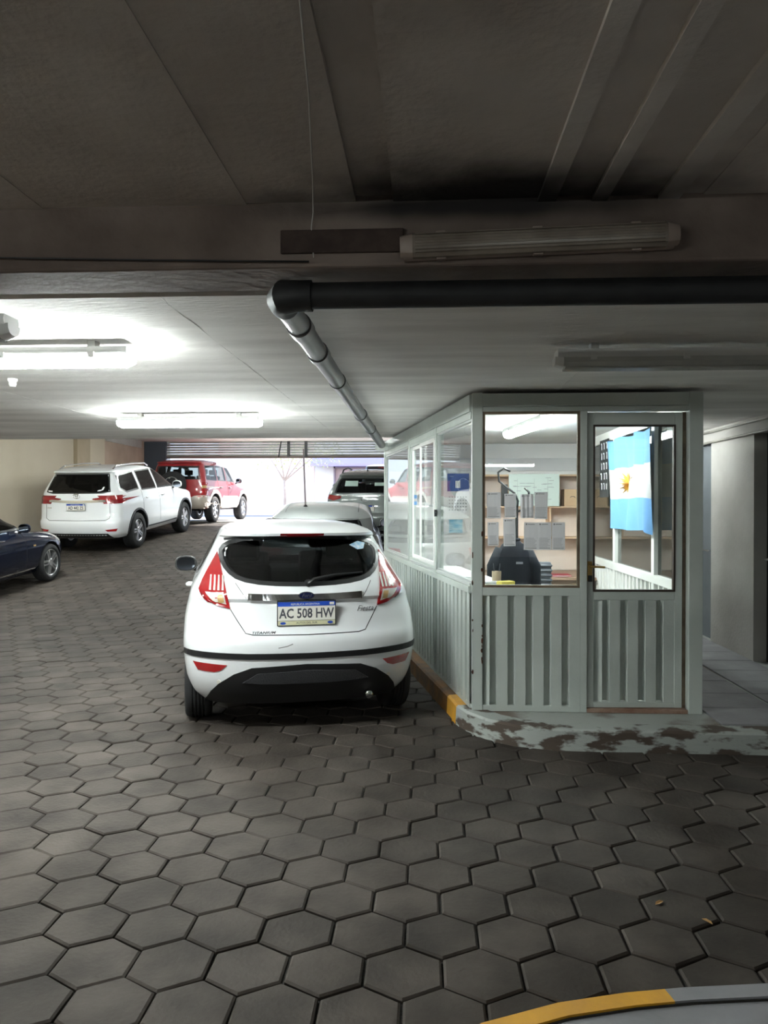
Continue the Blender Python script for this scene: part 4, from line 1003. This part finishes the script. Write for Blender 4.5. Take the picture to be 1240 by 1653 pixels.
# bumper trim strip, diffuser, seams, garnish
H.ribbon('bumper_strip', M_BLACK, 'rear', [(-.835, .575), (-.4, .560), (0, .556), (.4, .560), (.835, .575)], .040, off=.008, th=.01)
df = H.patch('diffuser', M_BLACK, 'rear', [(-.70, .203), (-.655, .30), (-.60, .365), (-.50, .435), (-.38, .480), (0, .498), (.38, .480), (.50, .435), (.60, .365), (.655, .30), (.70, .203)], off=.006, step=.04)
H.patch('mesh_insert', mat('mesh_plastic', (.03, .03, .033), .6, bump=.6, bscale=140), 'rear', [(-.44, .375), (-.34, .44), (0, .455), (.34, .44), (.44, .375), (.30, .365), (0, .36), (-.30, .365)], off=.012, step=.04, parent=df)
M_SEAM = mat('panel_seam', (.02, .02, .02), .9)
H.ribbon('hatch_seam', M_SEAM, 'rear', [(-.520, .870), (-.47, .79), (-.42, .715), (-.37, .703), (0, .697), (.37, .703), (.42, .715), (.47, .79), (.520, .870)], .006, off=.0012)
for sg in (-1, 1):
    H.ribbon('hatch_crease', M_SEAM, 'rear', [(sg*.485, 1.05), (sg*.44, .985), (sg*.40, .93)], .004, off=.001)
    H.ribbon('roof_ditch', M_BLACK, 'top', [(sg*.535, .62), (sg*.545, .85), (sg*.55, 1.1)] , .010, off=.002)
    H.ribbon('door_seam', M_SEAM, 'right' if sg > 0 else 'left', [(1.62, 1.40), (1.62, .9), (1.6, .35)], .006, off=.0012)
    H.ribbon('door_seam', M_SEAM, 'right' if sg > 0 else 'left', [(.86, 1.06), (1.02, .95), (1.05, .75), (1.20, .45), (1.6, .33)], .006, off=.0012)
H.ribbon('chrome_garnish', M_CHROME, 'rear', [(-.40, .962), (-.2, .955), (0, .953), (.2, .955), (.40, .962)], .036, off=.012, th=.01)
H.ribbon('bumper_scratch', mat('scuff', (.25, .25, .25), .8), 'rear', [(-.20, .615), (-.14, .625), (-.10, .64)], .006, off=.0012)
p = H.hit('rear', 0, .958)
bd = MB().prism([(.056*math.cos(k*math.pi/14), .027*math.sin(k*math.pi/14)) for k in range(28)], -.006, .006, M=Matrix(((1, 0, 0, 0), (0, 0, -1, p.y-.02), (0, 1, 0, .966), (0, 0, 0, 1)))).build('oval_badge', mat('badge_rim', (.16, .16, .18), .2, metal=.9), H.e, smooth=30)
MB().prism([(.049*math.cos(k*math.pi/14), .021*math.sin(k*math.pi/14)) for k in range(28)], -.001, .001, M=Matrix(((1, 0, 0, 0), (0, 0, -1, p.y-.0265), (0, 1, 0, .966), (0, 0, 0, 1)))).build('badge_face', mat('badge_blue', (.008, .012, .05), .2), bd)
text('Ford', .034, M_CHROME, bd, (0, p.y-.0278, .966), (R(90), 0, 0), shear=.3)
H.plate(0, .860, .40, .130, 'AC 508 HW', bottom='AUTOS DEL SUR', y=.052)
text('TITANIUM', .026, mat('grey_badge', (.12, .12, .13), .3, metal=.5), H.e, (-.30, H.hit('rear', -.30, .716).y-.003, .717), (R(90), 0, R(-4)), shear=.25, spacing=1.1, sx=1.25, bold=.02)
text('Fiesta', .055, MATS['grey_badge'], H.e, (.425, H.hit('rear', .425, .855).y-.012, .86), (R(90), 0, R(12)), shear=.4)
bl = H.ribbon('brake_light', M_RED_D, 'rear', [(-.16, 1.381), (0, 1.381), (.16, 1.381)], .020, off=.005, th=.01)
H.ribbon('spoiler_underside', M_BLACK, 'rear', [(-.56, 1.345), (-.40, 1.362), (0, 1.368), (.40, 1.362), (.56, 1.345)], .016, off=.002)
wp = H.hit('rear', .02, 1.045); w2 = H.hit('rear', .22, 1.098); w3 = H.hit('rear', .43, 1.108)
wa = MB().tube([wp+Vector((0, -.03, 0)), wp+Vector((.04, -.035, .03)), w2+Vector((0, -.03, 0)), w3+Vector((0, -.02, 0))], [.016, .014, .010, .006], 8).lathe([(0, 0), (.028, 0), (.024, .03), (0, .034)], 16, M=Matrix.Translation(wp) @ Matrix.Rotation(R(90), 4, 'X')).build('rear_wiper', M_BLACK, H.e, smooth=40)
H.patch('window_sticker', mat('sticker_blue', (.25, .50, .72), .5, col2=(.75, .8, .85), scale=40), 'rear', [(.36, 1.30), (.43, 1.325), (.49, 1.31), (.47, 1.27), (.42, 1.265)], off=.004, step=.03)
H.mirror(2.36, .905, 1.035, M_BLACK, (.105, .075)); H.handle(1.42, .93, P_WHITE)
MB().tube([(.45, .22, .25), (.45, .10, .25), (.45, .075, .245)], [.026, .026, .028], 12).build('exhaust_tip', M_CHROME, H.e, smooth=True)
for f in (lambda p: p, mir):
    H.patch('head_light', M_CLEAR_L, 'front', f([(-.78, .66), (-.74, .80), (-.62, .84), (-.48, .72), (-.50, .66)]), off=.008, step=.03)
H.patch('front_grille', M_BLACK, 'front', [(-.42, .34), (-.34, .54), (.34, .54), (.42, .34)], off=.006, step=.05)
H.wheels('five', rimr=.66)

# ---- white large SUV by the left wall
def tab_suv(L, Wd, Ht, belt, hood, yc, yr_roof, yf_roof, yr0=.0, z0=.32, wroof=.60, ntop=2.6):
    w = Wd/2
    return [(z0, .14, L-.22, w-.09, .30, .60, 3.0, 2.6), (z0+.10, .04, L-.06, w-.03, .30, .65, 3.0, 2.6), (z0+.28, .0, L, w-.005, .30, .70, 3.0, 2.6), (z0+.36, .01, L-.01, w, .30, .70, 3.0, 2.6),
      (z0+.40, .05, L-.03, w, .30, .70, 3.0, 2.6), (hood-.14, .085, L-.12, w, .30, .70, 3.0, 2.6), (hood-.05, .09, L-.30, w-.012, .30, .75, 3.0, 2.5), (hood, .095, L-.62, w-.02, .30, .80, 3.0, 2.5), (hood+.05, .10, (L-.62)*.45+yc*.55, w-.03, .30, .60, 3.0, 2.5),
      (belt+.02, .11, yc, w-.055, .30, .5, 3.0, 2.6), (Ht-.20, yr_roof, yf_roof+.25, wroof+.085, .26, .40, 3.0, 2.7), (Ht-.145, yr_roof+.03, yf_roof+.12, wroof+.06, .26, .40, 3.0, 2.7),
      (Ht-.135, yr_roof-.06, yf_roof+.09, wroof+.055, .26, .40, 3.0, 2.7), (Ht-.105, yr_roof-.07, yf_roof, wroof+.04, .26, .40, 3.0, 2.7), (Ht-.065, yr_roof+.05, yf_roof-.15, wroof-.02, .3, .45, 2.8, 2.6), (Ht-.03, yr_roof+.35, yf_roof-.5, wroof-.14, .3, .4, 2.6, 2.5), (Ht-.012, yr_roof+.8, yf_roof-.9, wroof-.32, .2, .2, 2.4, 2.4)]
U = Car('suv', 'large white SUV parked along the beige wall', tab_suv(4.80, 1.855, 1.835, 1.24, 1.12, 3.50, .30, 2.55, wroof=.62), P_WHITE, (-7.31, 15.75), R(-3.5), (1.05, 3.80), .39, .79, tw=.26)
urw = [(-.70, 1.30), (-.63, 1.55), (-.60, 1.655), (.60, 1.655), (.63, 1.55), (.70, 1.30), (.55, 1.275), (-.55, 1.275)]
us1 = [(.40, 1.36), (.48, 1.62), (1.28, 1.68), (1.22, 1.30), (.62, 1.27)]
us2 = [(1.36, 1.27), (1.40, 1.68), (2.18, 1.69), (2.12, 1.26)]
us3 = [(2.22, 1.26), (2.28, 1.69), (2.62, 1.66), (3.25, 1.29), (3.22, 1.25)]
uws = [(-.70, 1.30), (.70, 1.30), (.60, 1.66), (-.60, 1.66)]
def side_windows(C, lst, m, extra=(), seal=.03):
    for ax in ('right', 'left'):
        for w in lst: C.window('side_window', ax, w, m, seal)
def cuts(lst, rear=None, front=None):
    o = []
    if rear: o.append(('rear', shr(rear, .96)))
    if front: o.append(('front', shr(front, .96)))
    for w in lst: o += [('right', shr(w, .95)), ('left', shr(w, .95))]
    return o
U.body_mesh((.95, 1.74, .12, 3.5), cuts([us1, us2, us3], urw, uws), arch=.07)
U.window('rear_window', 'rear', urw, M_TINTD); U.window('windscreen', 'front', uws, M_CLEARC); side_windows(U, [us1, us2, us3], M_TINTD)
U.seat_row(1.2, .9, (-.45, .45)); U.seat_row(2.2, .9, (-.4, .4)); U.underbody(.30, .44, .3, 4.4, .70)
utl = [(-.90, 1.225), (-.70, 1.215), (-.36, 1.165), (-.34, 1.14), (-.62, 1.10), (-.70, 1.05), (-.92, 1.05)]
for f in (lambda p: p, mir):
    o = U.patch('tail_light', M_RED_D, 'rear', f([(max(a, -.90), b) for a, b in utl]), off=.012, step=.04)
    U.patch('lens_strip', M_RED_L, 'rear', f([(-.88, 1.20), (-.70, 1.195), (-.42, 1.155), (-.62, 1.13), (-.88, 1.14)]), off=.018, step=.04, parent=o)
    U.patch('rear_reflector', M_RED_L, 'rear', f([(-.85, .53), (-.62, .51), (-.66, .475), (-.82, .475)]), off=.008, step=.04)
for ax in ('right', 'left'): U.patch('side_tail_light', M_RED_D, ax, [(.12, 1.05), (.12, 1.225), (.34, 1.225), (.40, 1.22), (.32, 1.12), (.26, 1.06)], off=.01, step=.04)
U.ribbon('chrome_garnish', M_CHROME, 'rear', [(-.62, 1.115), (-.3, 1.10), (0, 1.095), (.3, 1.10), (.62, 1.115)], .05, off=.014)
U.ribbon('tailgate_seam', M_SEAM, 'rear', [(-.70, 1.04), (-.70, .75), (-.62, .705), (0, .70), (.62, .705), (.70, .75), (.70, 1.04)], .008, off=.0015)
U.patch('lower_bumper', M_BLACK, 'rear', [(-.72, .33), (-.66, .43), (.66, .43), (.72, .33)], off=.006, step=.06)
U.plate(0, .985, .40, .13, 'AD 442 ZS', y=.045)
p = U.hit('rear', 0, 1.215)
e = MB()
for a, b, zo in ((.075, .052, 0), (.022, .048, 0), (.045, .020, .018)):
    e.tube([(a*math.cos(t), p.y-.012, 1.215+zo+b*math.sin(t)) for t in [k*math.pi/10 for k in range(21)]], .006, 6)
e.build('oval_emblem', M_CHROME, U.e, smooth=True)
text('SW4', .05, M_CHROME, U.e, (-.62, U.hit('rear', -.6, .96).y-.006, .965), (R(90), 0, R(-6)))
U.patch('window_decal', M_PAPER, 'rear', [(.44, 1.31), (.50, 1.315), (.56, 1.34), (.58, 1.40), (.55, 1.40), (.53, 1.345), (.46, 1.335)], off=.006, step=.03)
U.patch('window_decal', M_PAPER, 'rear', [(-.66, 1.305), (-.56, 1.30), (-.56, 1.325), (-.65, 1.33)], off=.006, step=.03)
for sg in (-1, 1):
    MB().tube([(sg*.60, .55, 1.755), (sg*.585, .75, 1.83), (sg*.58, 1.5, 1.85), (sg*.57, 2.2, 1.835), (sg*.56, 2.4, 1.77)], .018, 8).build('roof_rail', M_CHROME, U.e, smooth=True)
    MB().box(sg*.80-.10, sg*.80+.10, 1.58, 3.28, .40, .45, bev=.015).build('side_step', M_BLACK, U.e)
    for y in (1.8, 3.0): MB().box(sg*.70-.08, sg*.70+.08, y, y+.06, .40, .47).build('step_bracket', M_BLACK, U.e)
    ax = 'right' if sg > 0 else 'left'
    for x in (1.31, 2.20): U.ribbon('door_seam', M_SEAM, ax, [(x, 1.28), (x+.02, .9), (x+.03, .50)], .007, off=.0015)
    for y in U.axles: U.ribbon('arch_flare', M_BLACK, ax, [(y+.475*math.cos(t), .39+.475*math.sin(t)) for t in [k*math.pi/18 for k in range(19)]], .045, off=.012)
U.ribbon('spoiler_edge', M_BLACK, 'rear', [(-.62, 1.69), (0, 1.69), (.62, 1.69)], .012, off=.002)
U.mirror(3.05, 1.02, 1.28, P_WHITE, (.12, .09)); U.handle(1.48, 1.08, M_CHROME); U.handle(2.38, 1.08, M_CHROME); U.wheels('split', rimr=.62)

# ---- red four-wheel drive with spare wheel
Rd = Car('off_road_car', 'red and champagne off-road car with spare wheel at the exit', tab_suv(4.50, 1.775, 1.90, 1.22, 1.08, 3.20, .18, 2.35, wroof=.64, z0=.42), P_RED, (-7.28, 22.0), R(-5.0), (.95, 3.55), .39, .76, tw=.25)
rrw = [(-.68, 1.28), (-.63, 1.66), (.63, 1.66), (.68, 1.28)]
rs1 = [(.40, 1.28), (.46, 1.68), (1.20, 1.70), (1.20, 1.27)]; rs2 = [(1.28, 1.27), (1.28, 1.70), (2.00, 1.71), (2.00, 1.26)]; rs3 = [(2.08, 1.26), (2.08, 1.71), (2.38, 1.68), (2.98, 1.28), (2.95, 1.25)]
rws = [(-.70, 1.28), (.70, 1.28), (.62, 1.72), (-.62, 1.72)]
Rd.body_mesh((.95, 1.80, .12, 3.2), cuts([rs1, rs2, rs3], rrw, rws), arch=.09)
Rd.window('rear_window', 'rear', rrw, M_CLEARC); Rd.window('windscreen', 'front', rws, M_CLEARC); side_windows(Rd, [rs1, rs2, rs3], M_CLEARC)
Rd.seat_row(1.1, .9, (-.42, .42)); Rd.seat_row(1.95, .9, (-.4, .4)); Rd.underbody(.36, .52, .3, 4.1, .66)
for sg in (-1, 1):
    ax = 'right' if sg > 0 else 'left'
    arc = lambda yc, r_, n=14, a0=0, a1=math.pi: [(yc+r_*math.cos(a0+(a1-a0)*k/n), .39+r_*math.sin(a0+(a1-a0)*k/n)) for k in range(n+1)]
    low = [(.02, .46), (.02, .80), (.42, .80)] + [(a, b) for a, b in reversed(arc(.95, .60, a0=.55, a1=2.5))] + [(1.65, .80), (2.85, .80)] + [(a, b) for a, b in reversed(arc(3.55, .60, a0=.55, a1=2.5))] + [(4.2, .80), (4.3, .46)] + [(4.05, .46)] + [(a, b) for a, b in arc(3.55, .485, a0=.15, a1=2.99)] + [(2.9, .46), (1.6, .46)] + [(a, b) for a, b in arc(.95, .485, a0=.15, a1=2.99)] + [(.35, .46)]
    Rd.patch('lower_cladding', P_CHAMP, ax, low, off=.012, step=.06, skirt=.012)
    MB().box(sg*.78-.09, sg*.78+.09, 1.5, 2.95, .42, .47, bev=.015).build('side_step', P_CHAMP, Rd.e)
    for y in (1.7, 2.7): MB().box(sg*.68-.08, sg*.68+.08, y, y+.06, .42, .50).build('step_bracket', M_BLACK, Rd.e)
    for x in (1.24, 2.04): Rd.ribbon('door_seam', M_SEAM, ax, [(x, 1.27), (x, .9), (x+.02, .50)], .008, off=.0015)
Rd.patch('rear_bumper', P_CHAMP, 'rear', [(-.86, .44), (-.86, .76), (.86, .76), (.86, .44)], off=.03, step=.05, skirt=.02)
for f in (lambda p: p, mir):
    o = Rd.patch('tail_light', M_RED_L, 'rear', f([(-.87, .82), (-.87, 1.20), (-.74, 1.20), (-.74, .82)]), off=.012, step=.04)
    Rd.patch('amber_lens', M_AMBER, 'rear', f([(-.87, 1.02), (-.87, 1.10), (-.74, 1.10), (-.74, 1.02)]), off=.016, step=.04, parent=o)
ty, rm, hb = wheel_meshes('six', .385, .24, .6)
o = link('spare_wheel', ty, Rd.e, (-.02, -.10, 1.12), (0, 0, R(-90))); link('rim', rm, o)
MB().lathe([(0, -.10), (.20, -.10), (.33, -.09), (.375, -.05)], 28, axis='X').build('cover', M_RUBBER, o, smooth=40, rot=(0, 0, math.pi))
MB().box(-.06, .06, -.06, .10, 1.06, 1.18).build('wheel_bracket', M_BLACK, Rd.e)
Rd.mirror(2.72, 1.0, 1.28, M_BLACK, (.10, .08)); Rd.handle(1.40, 1.05, M_BLACK); Rd.handle(2.2, 1.05, M_BLACK); Rd.wheels('six', rimr=.62)

# ---- dark sedan cut by the left edge
def tab_sedan(L, Wd, Ht, hood, trunk, yc, yb, yr_roof, yf_roof, z0=.22, wroof=.54):
    w = Wd/2
    return [(z0, .20, L-.25, w-.10, .40, .60, 2.6, 2.5), (z0+.10, .07, L-.08, w-.03, .40, .70, 2.6, 2.5), (z0+.27, .0, L, w, .40, .75, 2.6, 2.4), (z0+.40, .02, L-.03, w, .40, .75, 2.6, 2.4), (hood-.12, .06, L-.15, w-.01, .40, .80, 2.6, 2.4),
      (hood-.04, .07, L-.40, w-.025, .40, .85, 2.6, 2.4), (hood+.03, .08, L-.85, w-.045, .40, .8, 2.6, 2.4), (hood+.08, .12, yc+.1, w-.075, .42, .6, 2.6, 2.5), (trunk-.03, .14, yc, w-.09, .42, .55, 2.6, 2.5), (trunk, .40, yc-.06, w-.11, .5, .5, 2.5, 2.5), (trunk+.03, yb-.05, yc-.13, w-.13, .5, .5, 2.5, 2.5),
      (trunk+.08, yb+.1, yc-.24, w-.155, .5, .5, 2.5, 2.5), (Ht-.12, yr_roof-.12, yf_roof+.20, wroof+.07, .45, .45, 2.6, 2.6), (Ht-.07, yr_roof+.08, yf_roof, wroof+.015, .45, .45, 2.6, 2.6), (Ht-.035, yr_roof+.30, yf_roof-.2, wroof-.07, .4, .4, 2.5, 2.5), (Ht-.01, yr_roof+.6, yf_roof-.45, wroof-.22, .2, .2, 2.3, 2.3)]
D = Car('sedan', 'dark navy sedan cut off by the left frame edge', tab_sedan(4.60, 1.77, 1.44, .86, 1.04, 3.28, .75, 1.25, 2.55), P_NAVY, (-7.62, 9.42), R(-3.5), (.98, 3.74), .325, .775, tw=.22)
ds1 = [(.98, 1.10), (1.30, 1.32), (1.75, 1.345), (1.75, 1.0), (1.1, 1.02)]; ds2 = [(1.83, 1.0), (1.83, 1.345), (2.30, 1.34), (2.62, 1.24), (3.02, 1.0)]
drw = [(-.58, 1.12), (-.50, 1.32), (.50, 1.32), (.58, 1.12)]; dws = [(-.66, 1.03), (-.53, 1.33), (.53, 1.33), (.66, 1.03)]
D.body_mesh((.76, 1.38, .55, 3.2), cuts([ds1, ds2], drw, dws), arch=.045)
D.window('rear_window', 'rear', drw, M_TINTD); D.window('windscreen', 'front', dws, M_CLEARC); side_windows(D, [ds1, ds2], M_TINTD)
D.seat_row(1.2, .65, (-.4, .4)); D.seat_row(2.05, .65, (-.36, .36)); D.underbody(.20, .32, .3, 4.2, .66)
for sg in (-1, 1):
    ax = 'right' if sg > 0 else 'left'
    D.ribbon('chrome_sill', M_CHROME, ax, [(1.42, .30), (2.4, .30), (3.30, .30)], .022, off=.004)
    D.ribbon('door_seam', M_SEAM, ax, [(1.79, 1.0), (1.79, .35)], .007, off=.0015); D.ribbon('door_seam', M_SEAM, ax, [(2.95, .98), (3.02, .7), (2.98, .35)], .007, off=.0015)
    D.patch('head_light', M_CLEAR_L, ax, [(4.10, .66), (4.02, .80), (4.20, .80), (4.40, .68)], off=.006, step=.03)
    D.patch('side_indicator', M_AMBER, ax, [(3.22, .70), (3.28, .70), (3.28, .675), (3.22, .675)], off=.006, step=.03)
D.patch('grille', M_BLACK, 'front', [(-.40, .55), (-.36, .74), (.36, .74), (.40, .55)], off=.006, step=.05)
D.patch('tail_light', M_RED_D, 'rear', [(-.78, .76), (-.78, .94), (-.42, .94), (-.42, .76)], off=.006, step=.05); D.patch('tail_light', M_RED_D, 'rear', [(.42, .76), (.42, .94), (.78, .94), (.78, .76)], off=.006, step=.05)
D.mirror(2.80, .98, 1.02, P_NAVY, (.10, .075)); D.handle(1.4, .86, M_CHROME); D.handle(2.35, .86, M_CHROME); D.wheels('split', rimr=.72)

# ---- silver sedan ahead of the hatchback
Sv = Car('sedan', 'silver sedan with roof antenna queued ahead of the hatchback', tab_sedan(4.45, 1.82, 1.47, .90, 1.08, 3.20, .30, .50, 2.45, wroof=.645), P_SILVER, (-1.42, 10.25), R(5.0), (.95, 3.60), .31, .76, tw=.20)
vs1 = [(.70, 1.13), (.92, 1.35), (1.74, 1.37), (1.74, 1.02), (1.05, 1.06)]; vs2 = [(1.82, 1.02), (1.82, 1.37), (2.25, 1.36), (2.58, 1.26), (2.98, 1.02)]
vrw = [(-.60, 1.15), (-.52, 1.345), (.52, 1.345), (.60, 1.15)]; vws = [(-.68, 1.06), (-.55, 1.35), (.55, 1.35), (.68, 1.06)]
Sv.body_mesh((.78, 1.40, .55, 3.1), cuts([vs1, vs2], vrw, vws), arch=.045)
Sv.window('rear_window', 'rear', vrw, M_TINT); Sv.window('windscreen', 'front', vws, M_CLEARC); side_windows(Sv, [vs1, vs2], M_CLEARC)
Sv.seat_row(1.2, .65, (-.4, .4)); Sv.seat_row(2.0, .65, (-.36, .36)); Sv.underbody(.20, .32, .3, 4.1, .66)
for f in (lambda p: p, mir): Sv.patch('tail_light', M_RED_L, 'rear', f([(-.80, .78), (-.80, .99), (-.50, .97), (-.50, .78)]), off=.006, step=.05)
for x in (-.52, .52): Sv.ribbon('roof_ditch', M_BLACK, 'top', [(x, .80), (x*1.02, 1.6), (x, 2.4)], .012, off=.002)
p = Sv.hit('top', -.26, 1.15); an = MB().lathe([(0, 0), (.032, 0), (.026, .018), (.010, .03), (0, .03)], 14, M=Matrix.Translation(p)).build('antenna', M_BLACK, Sv.e, smooth=40)
MB().tube([p+Vector((0, 0, .02)), p+Vector((-.02, -.06, .85))], [.014, .010], 6).build('mast', mat('antenna_mast', (.25, .20, .20), .5), an)
for sg in (-1, 1): Sv.ribbon('door_seam', M_SEAM, 'right' if sg > 0 else 'left', [(1.78, 1.0), (1.78, .35)], .007, off=.0015)
Sv.mirror(2.72, .98, 1.04, M_BLACK, (.10, .075)); Sv.handle(1.4, .88, P_SILVER); Sv.handle(2.3, .88, P_SILVER); Sv.wheels('five')

# ---- grey SUV half hidden by the booth
G = Car('suv', 'grey SUV queued near the exit half hidden behind the booth', tab_suv(4.50, 1.85, 1.65, 1.12, 1.02, 3.3, .34, 2.4, wroof=.60, z0=.28), P_GREY, (-1.36, 17.3), R(-1.0), (.90, 3.55), .35, .78, tw=.23)
grw = [(-.70, 1.14), (-.62, 1.41), (-.56, 1.455), (.56, 1.455), (.62, 1.41), (.70, 1.14)]
gs1 = [(.52, 1.20), (.66, 1.45), (1.45, 1.49), (1.40, 1.14)]; gs2 = [(1.52, 1.14), (1.56, 1.50), (2.30, 1.49), (2.98, 1.18), (2.95, 1.14)]; gws = [(-.70, 1.18), (.70, 1.18), (.58, 1.48), (-.58, 1.48)]
G.body_mesh((.85, 1.56, .12, 3.3), cuts([gs1, gs2], grw, gws), arch=.06)
G.window('rear_window', 'rear', grw, M_TINT); G.window('windscreen', 'front', gws, M_CLEARC); side_windows(G, [gs1, gs2], M_TINTD)
G.seat_row(1.2, .75, (-.42, .42)); G.seat_row(2.1, .75, (-.4, .4)); G.underbody(.28, .40, .3, 4.1, .68)
for f in (lambda p: p, mir): G.patch('tail_light', M_RED_L, 'rear', f([(-.90, 1.02), (-.88, 1.10), (-.55, 1.075), (-.56, 1.02), (-.74, .97)]), off=.012, step=.04)
G.patch('window_sticker', mat('pale_green_sheet', (.62, .80, .72), .7), 'rear', [(-.48, 1.29), (-.47, 1.41), (-.18, 1.41), (-.18, 1.29)], off=.004, step=.05)
G.patch('window_sticker', MATS['pale_green_sheet'], 'rear', [(.20, 1.30), (.20, 1.37), (.52, 1.37), (.52, 1.30)], off=.004, step=.05)
G.plate(0, .80, .40, .13, 'AE 207', y=.04)
p = G.hit('rear', 0, 1.0); G.ribbon('chrome_garnish', M_CHROME, 'rear', [(-.55, 1.085), (0, 1.075), (.55, 1.085)], .03, off=.010)
MB().tube([(.085*math.cos(t), p.y-.012, 1.0+.05*math.sin(t)) for t in [k*math.pi/10 for k in range(21)]], .009, 6).build('oval_emblem', M_CHROME, G.e, smooth=True)
p = G.hit('top', 0, .75); MB().add([p+Vector(v) for v in ((-.02, -.06, 0), (.02, -.06, 0), (.02, .10, 0), (-.02, .10, 0), (0, -.07, .07), (0, .0, .03))], [(0, 1, 4), (1, 2, 5, 4), (0, 4, 5, 3), (2, 3, 5), (0, 3, 2, 1)]).build('fin_antenna', M_BLACK, G.e)
for sg in (-1, 1): MB().tube([(sg*.58, .60, 1.57), (sg*.565, .75, 1.65), (sg*.56, 1.6, 1.67), (sg*.54, 2.2, 1.61)], .018, 8).build('roof_rail', M_BLACK, G.e, smooth=True)
G.mirror(2.85, 1.02, 1.16, P_GREY, (.11, .08)); G.wheels('six')

# ---- black SUV at the very front of the queue
K = Car('suv', 'black SUV at the exit ahead of the grey one', tab_suv(4.55, 1.85, 1.86, 1.22, 1.08, 3.3, .30, 2.4, wroof=.62, z0=.34), P_DARKG, (-1.30, 24.6), R(-2.0), (.95, 3.60), .38, .78, tw=.24)
krw = [(-.68, 1.28), (-.61, 1.66), (.61, 1.66), (.68, 1.28)]
K.body_mesh((.95, 1.76, .12, 3.3), cuts([rs1, rs2], krw, rws), arch=.07)
K.window('rear_window', 'rear', krw, M_TINTD); K.window('windscreen', 'front', rws, M_CLEARC); side_windows(K, [rs1, rs2], M_TINTD)
K.underbody(.30, .46, .3, 4.1, .68)
for f in (lambda p: p, mir): K.patch('tail_light', M_RED_L, 'rear', f([(-.86, .95), (-.86, 1.22), (-.72, 1.22), (-.72, .95)]), off=.012, step=.05)
K.ribbon('brake_light', M_RED_L, 'rear', [(-.25, 1.71), (.25, 1.71)], .03, off=.006)
K.mirror(2.80, 1.02, 1.28, P_DARKG, (.12, .09)); K.wheels('six')
# ---- small dry leaves on the pavers
for x, y, rz, lab in ((.935, 3.12, .6, 'tiny dry leaf on the pavers further from the yellow curb'), (1.08, 2.99, 2.2, 'tiny brown leaf on the pavers nearer the yellow curb')):
    o = MB().add([(-.022, 0, .003), (-.008, -.009, .006), (.012, -.008, .008), (.026, 0, .004), (.012, .008, .009), (-.008, .009, .007), (-.02, 0, .001), (.024, 0, .002)], [(0, 1, 2, 3), (0, 3, 4, 5), (6, 7, 3, 0)]).build('dry_leaf', mat('dry_leaf', (.36, .20, .07), .8), loc=(x, y, .001), rot=(0, 0, rz))
    tag(o, lab, 'leaf', 'dry leaves on the pavers')
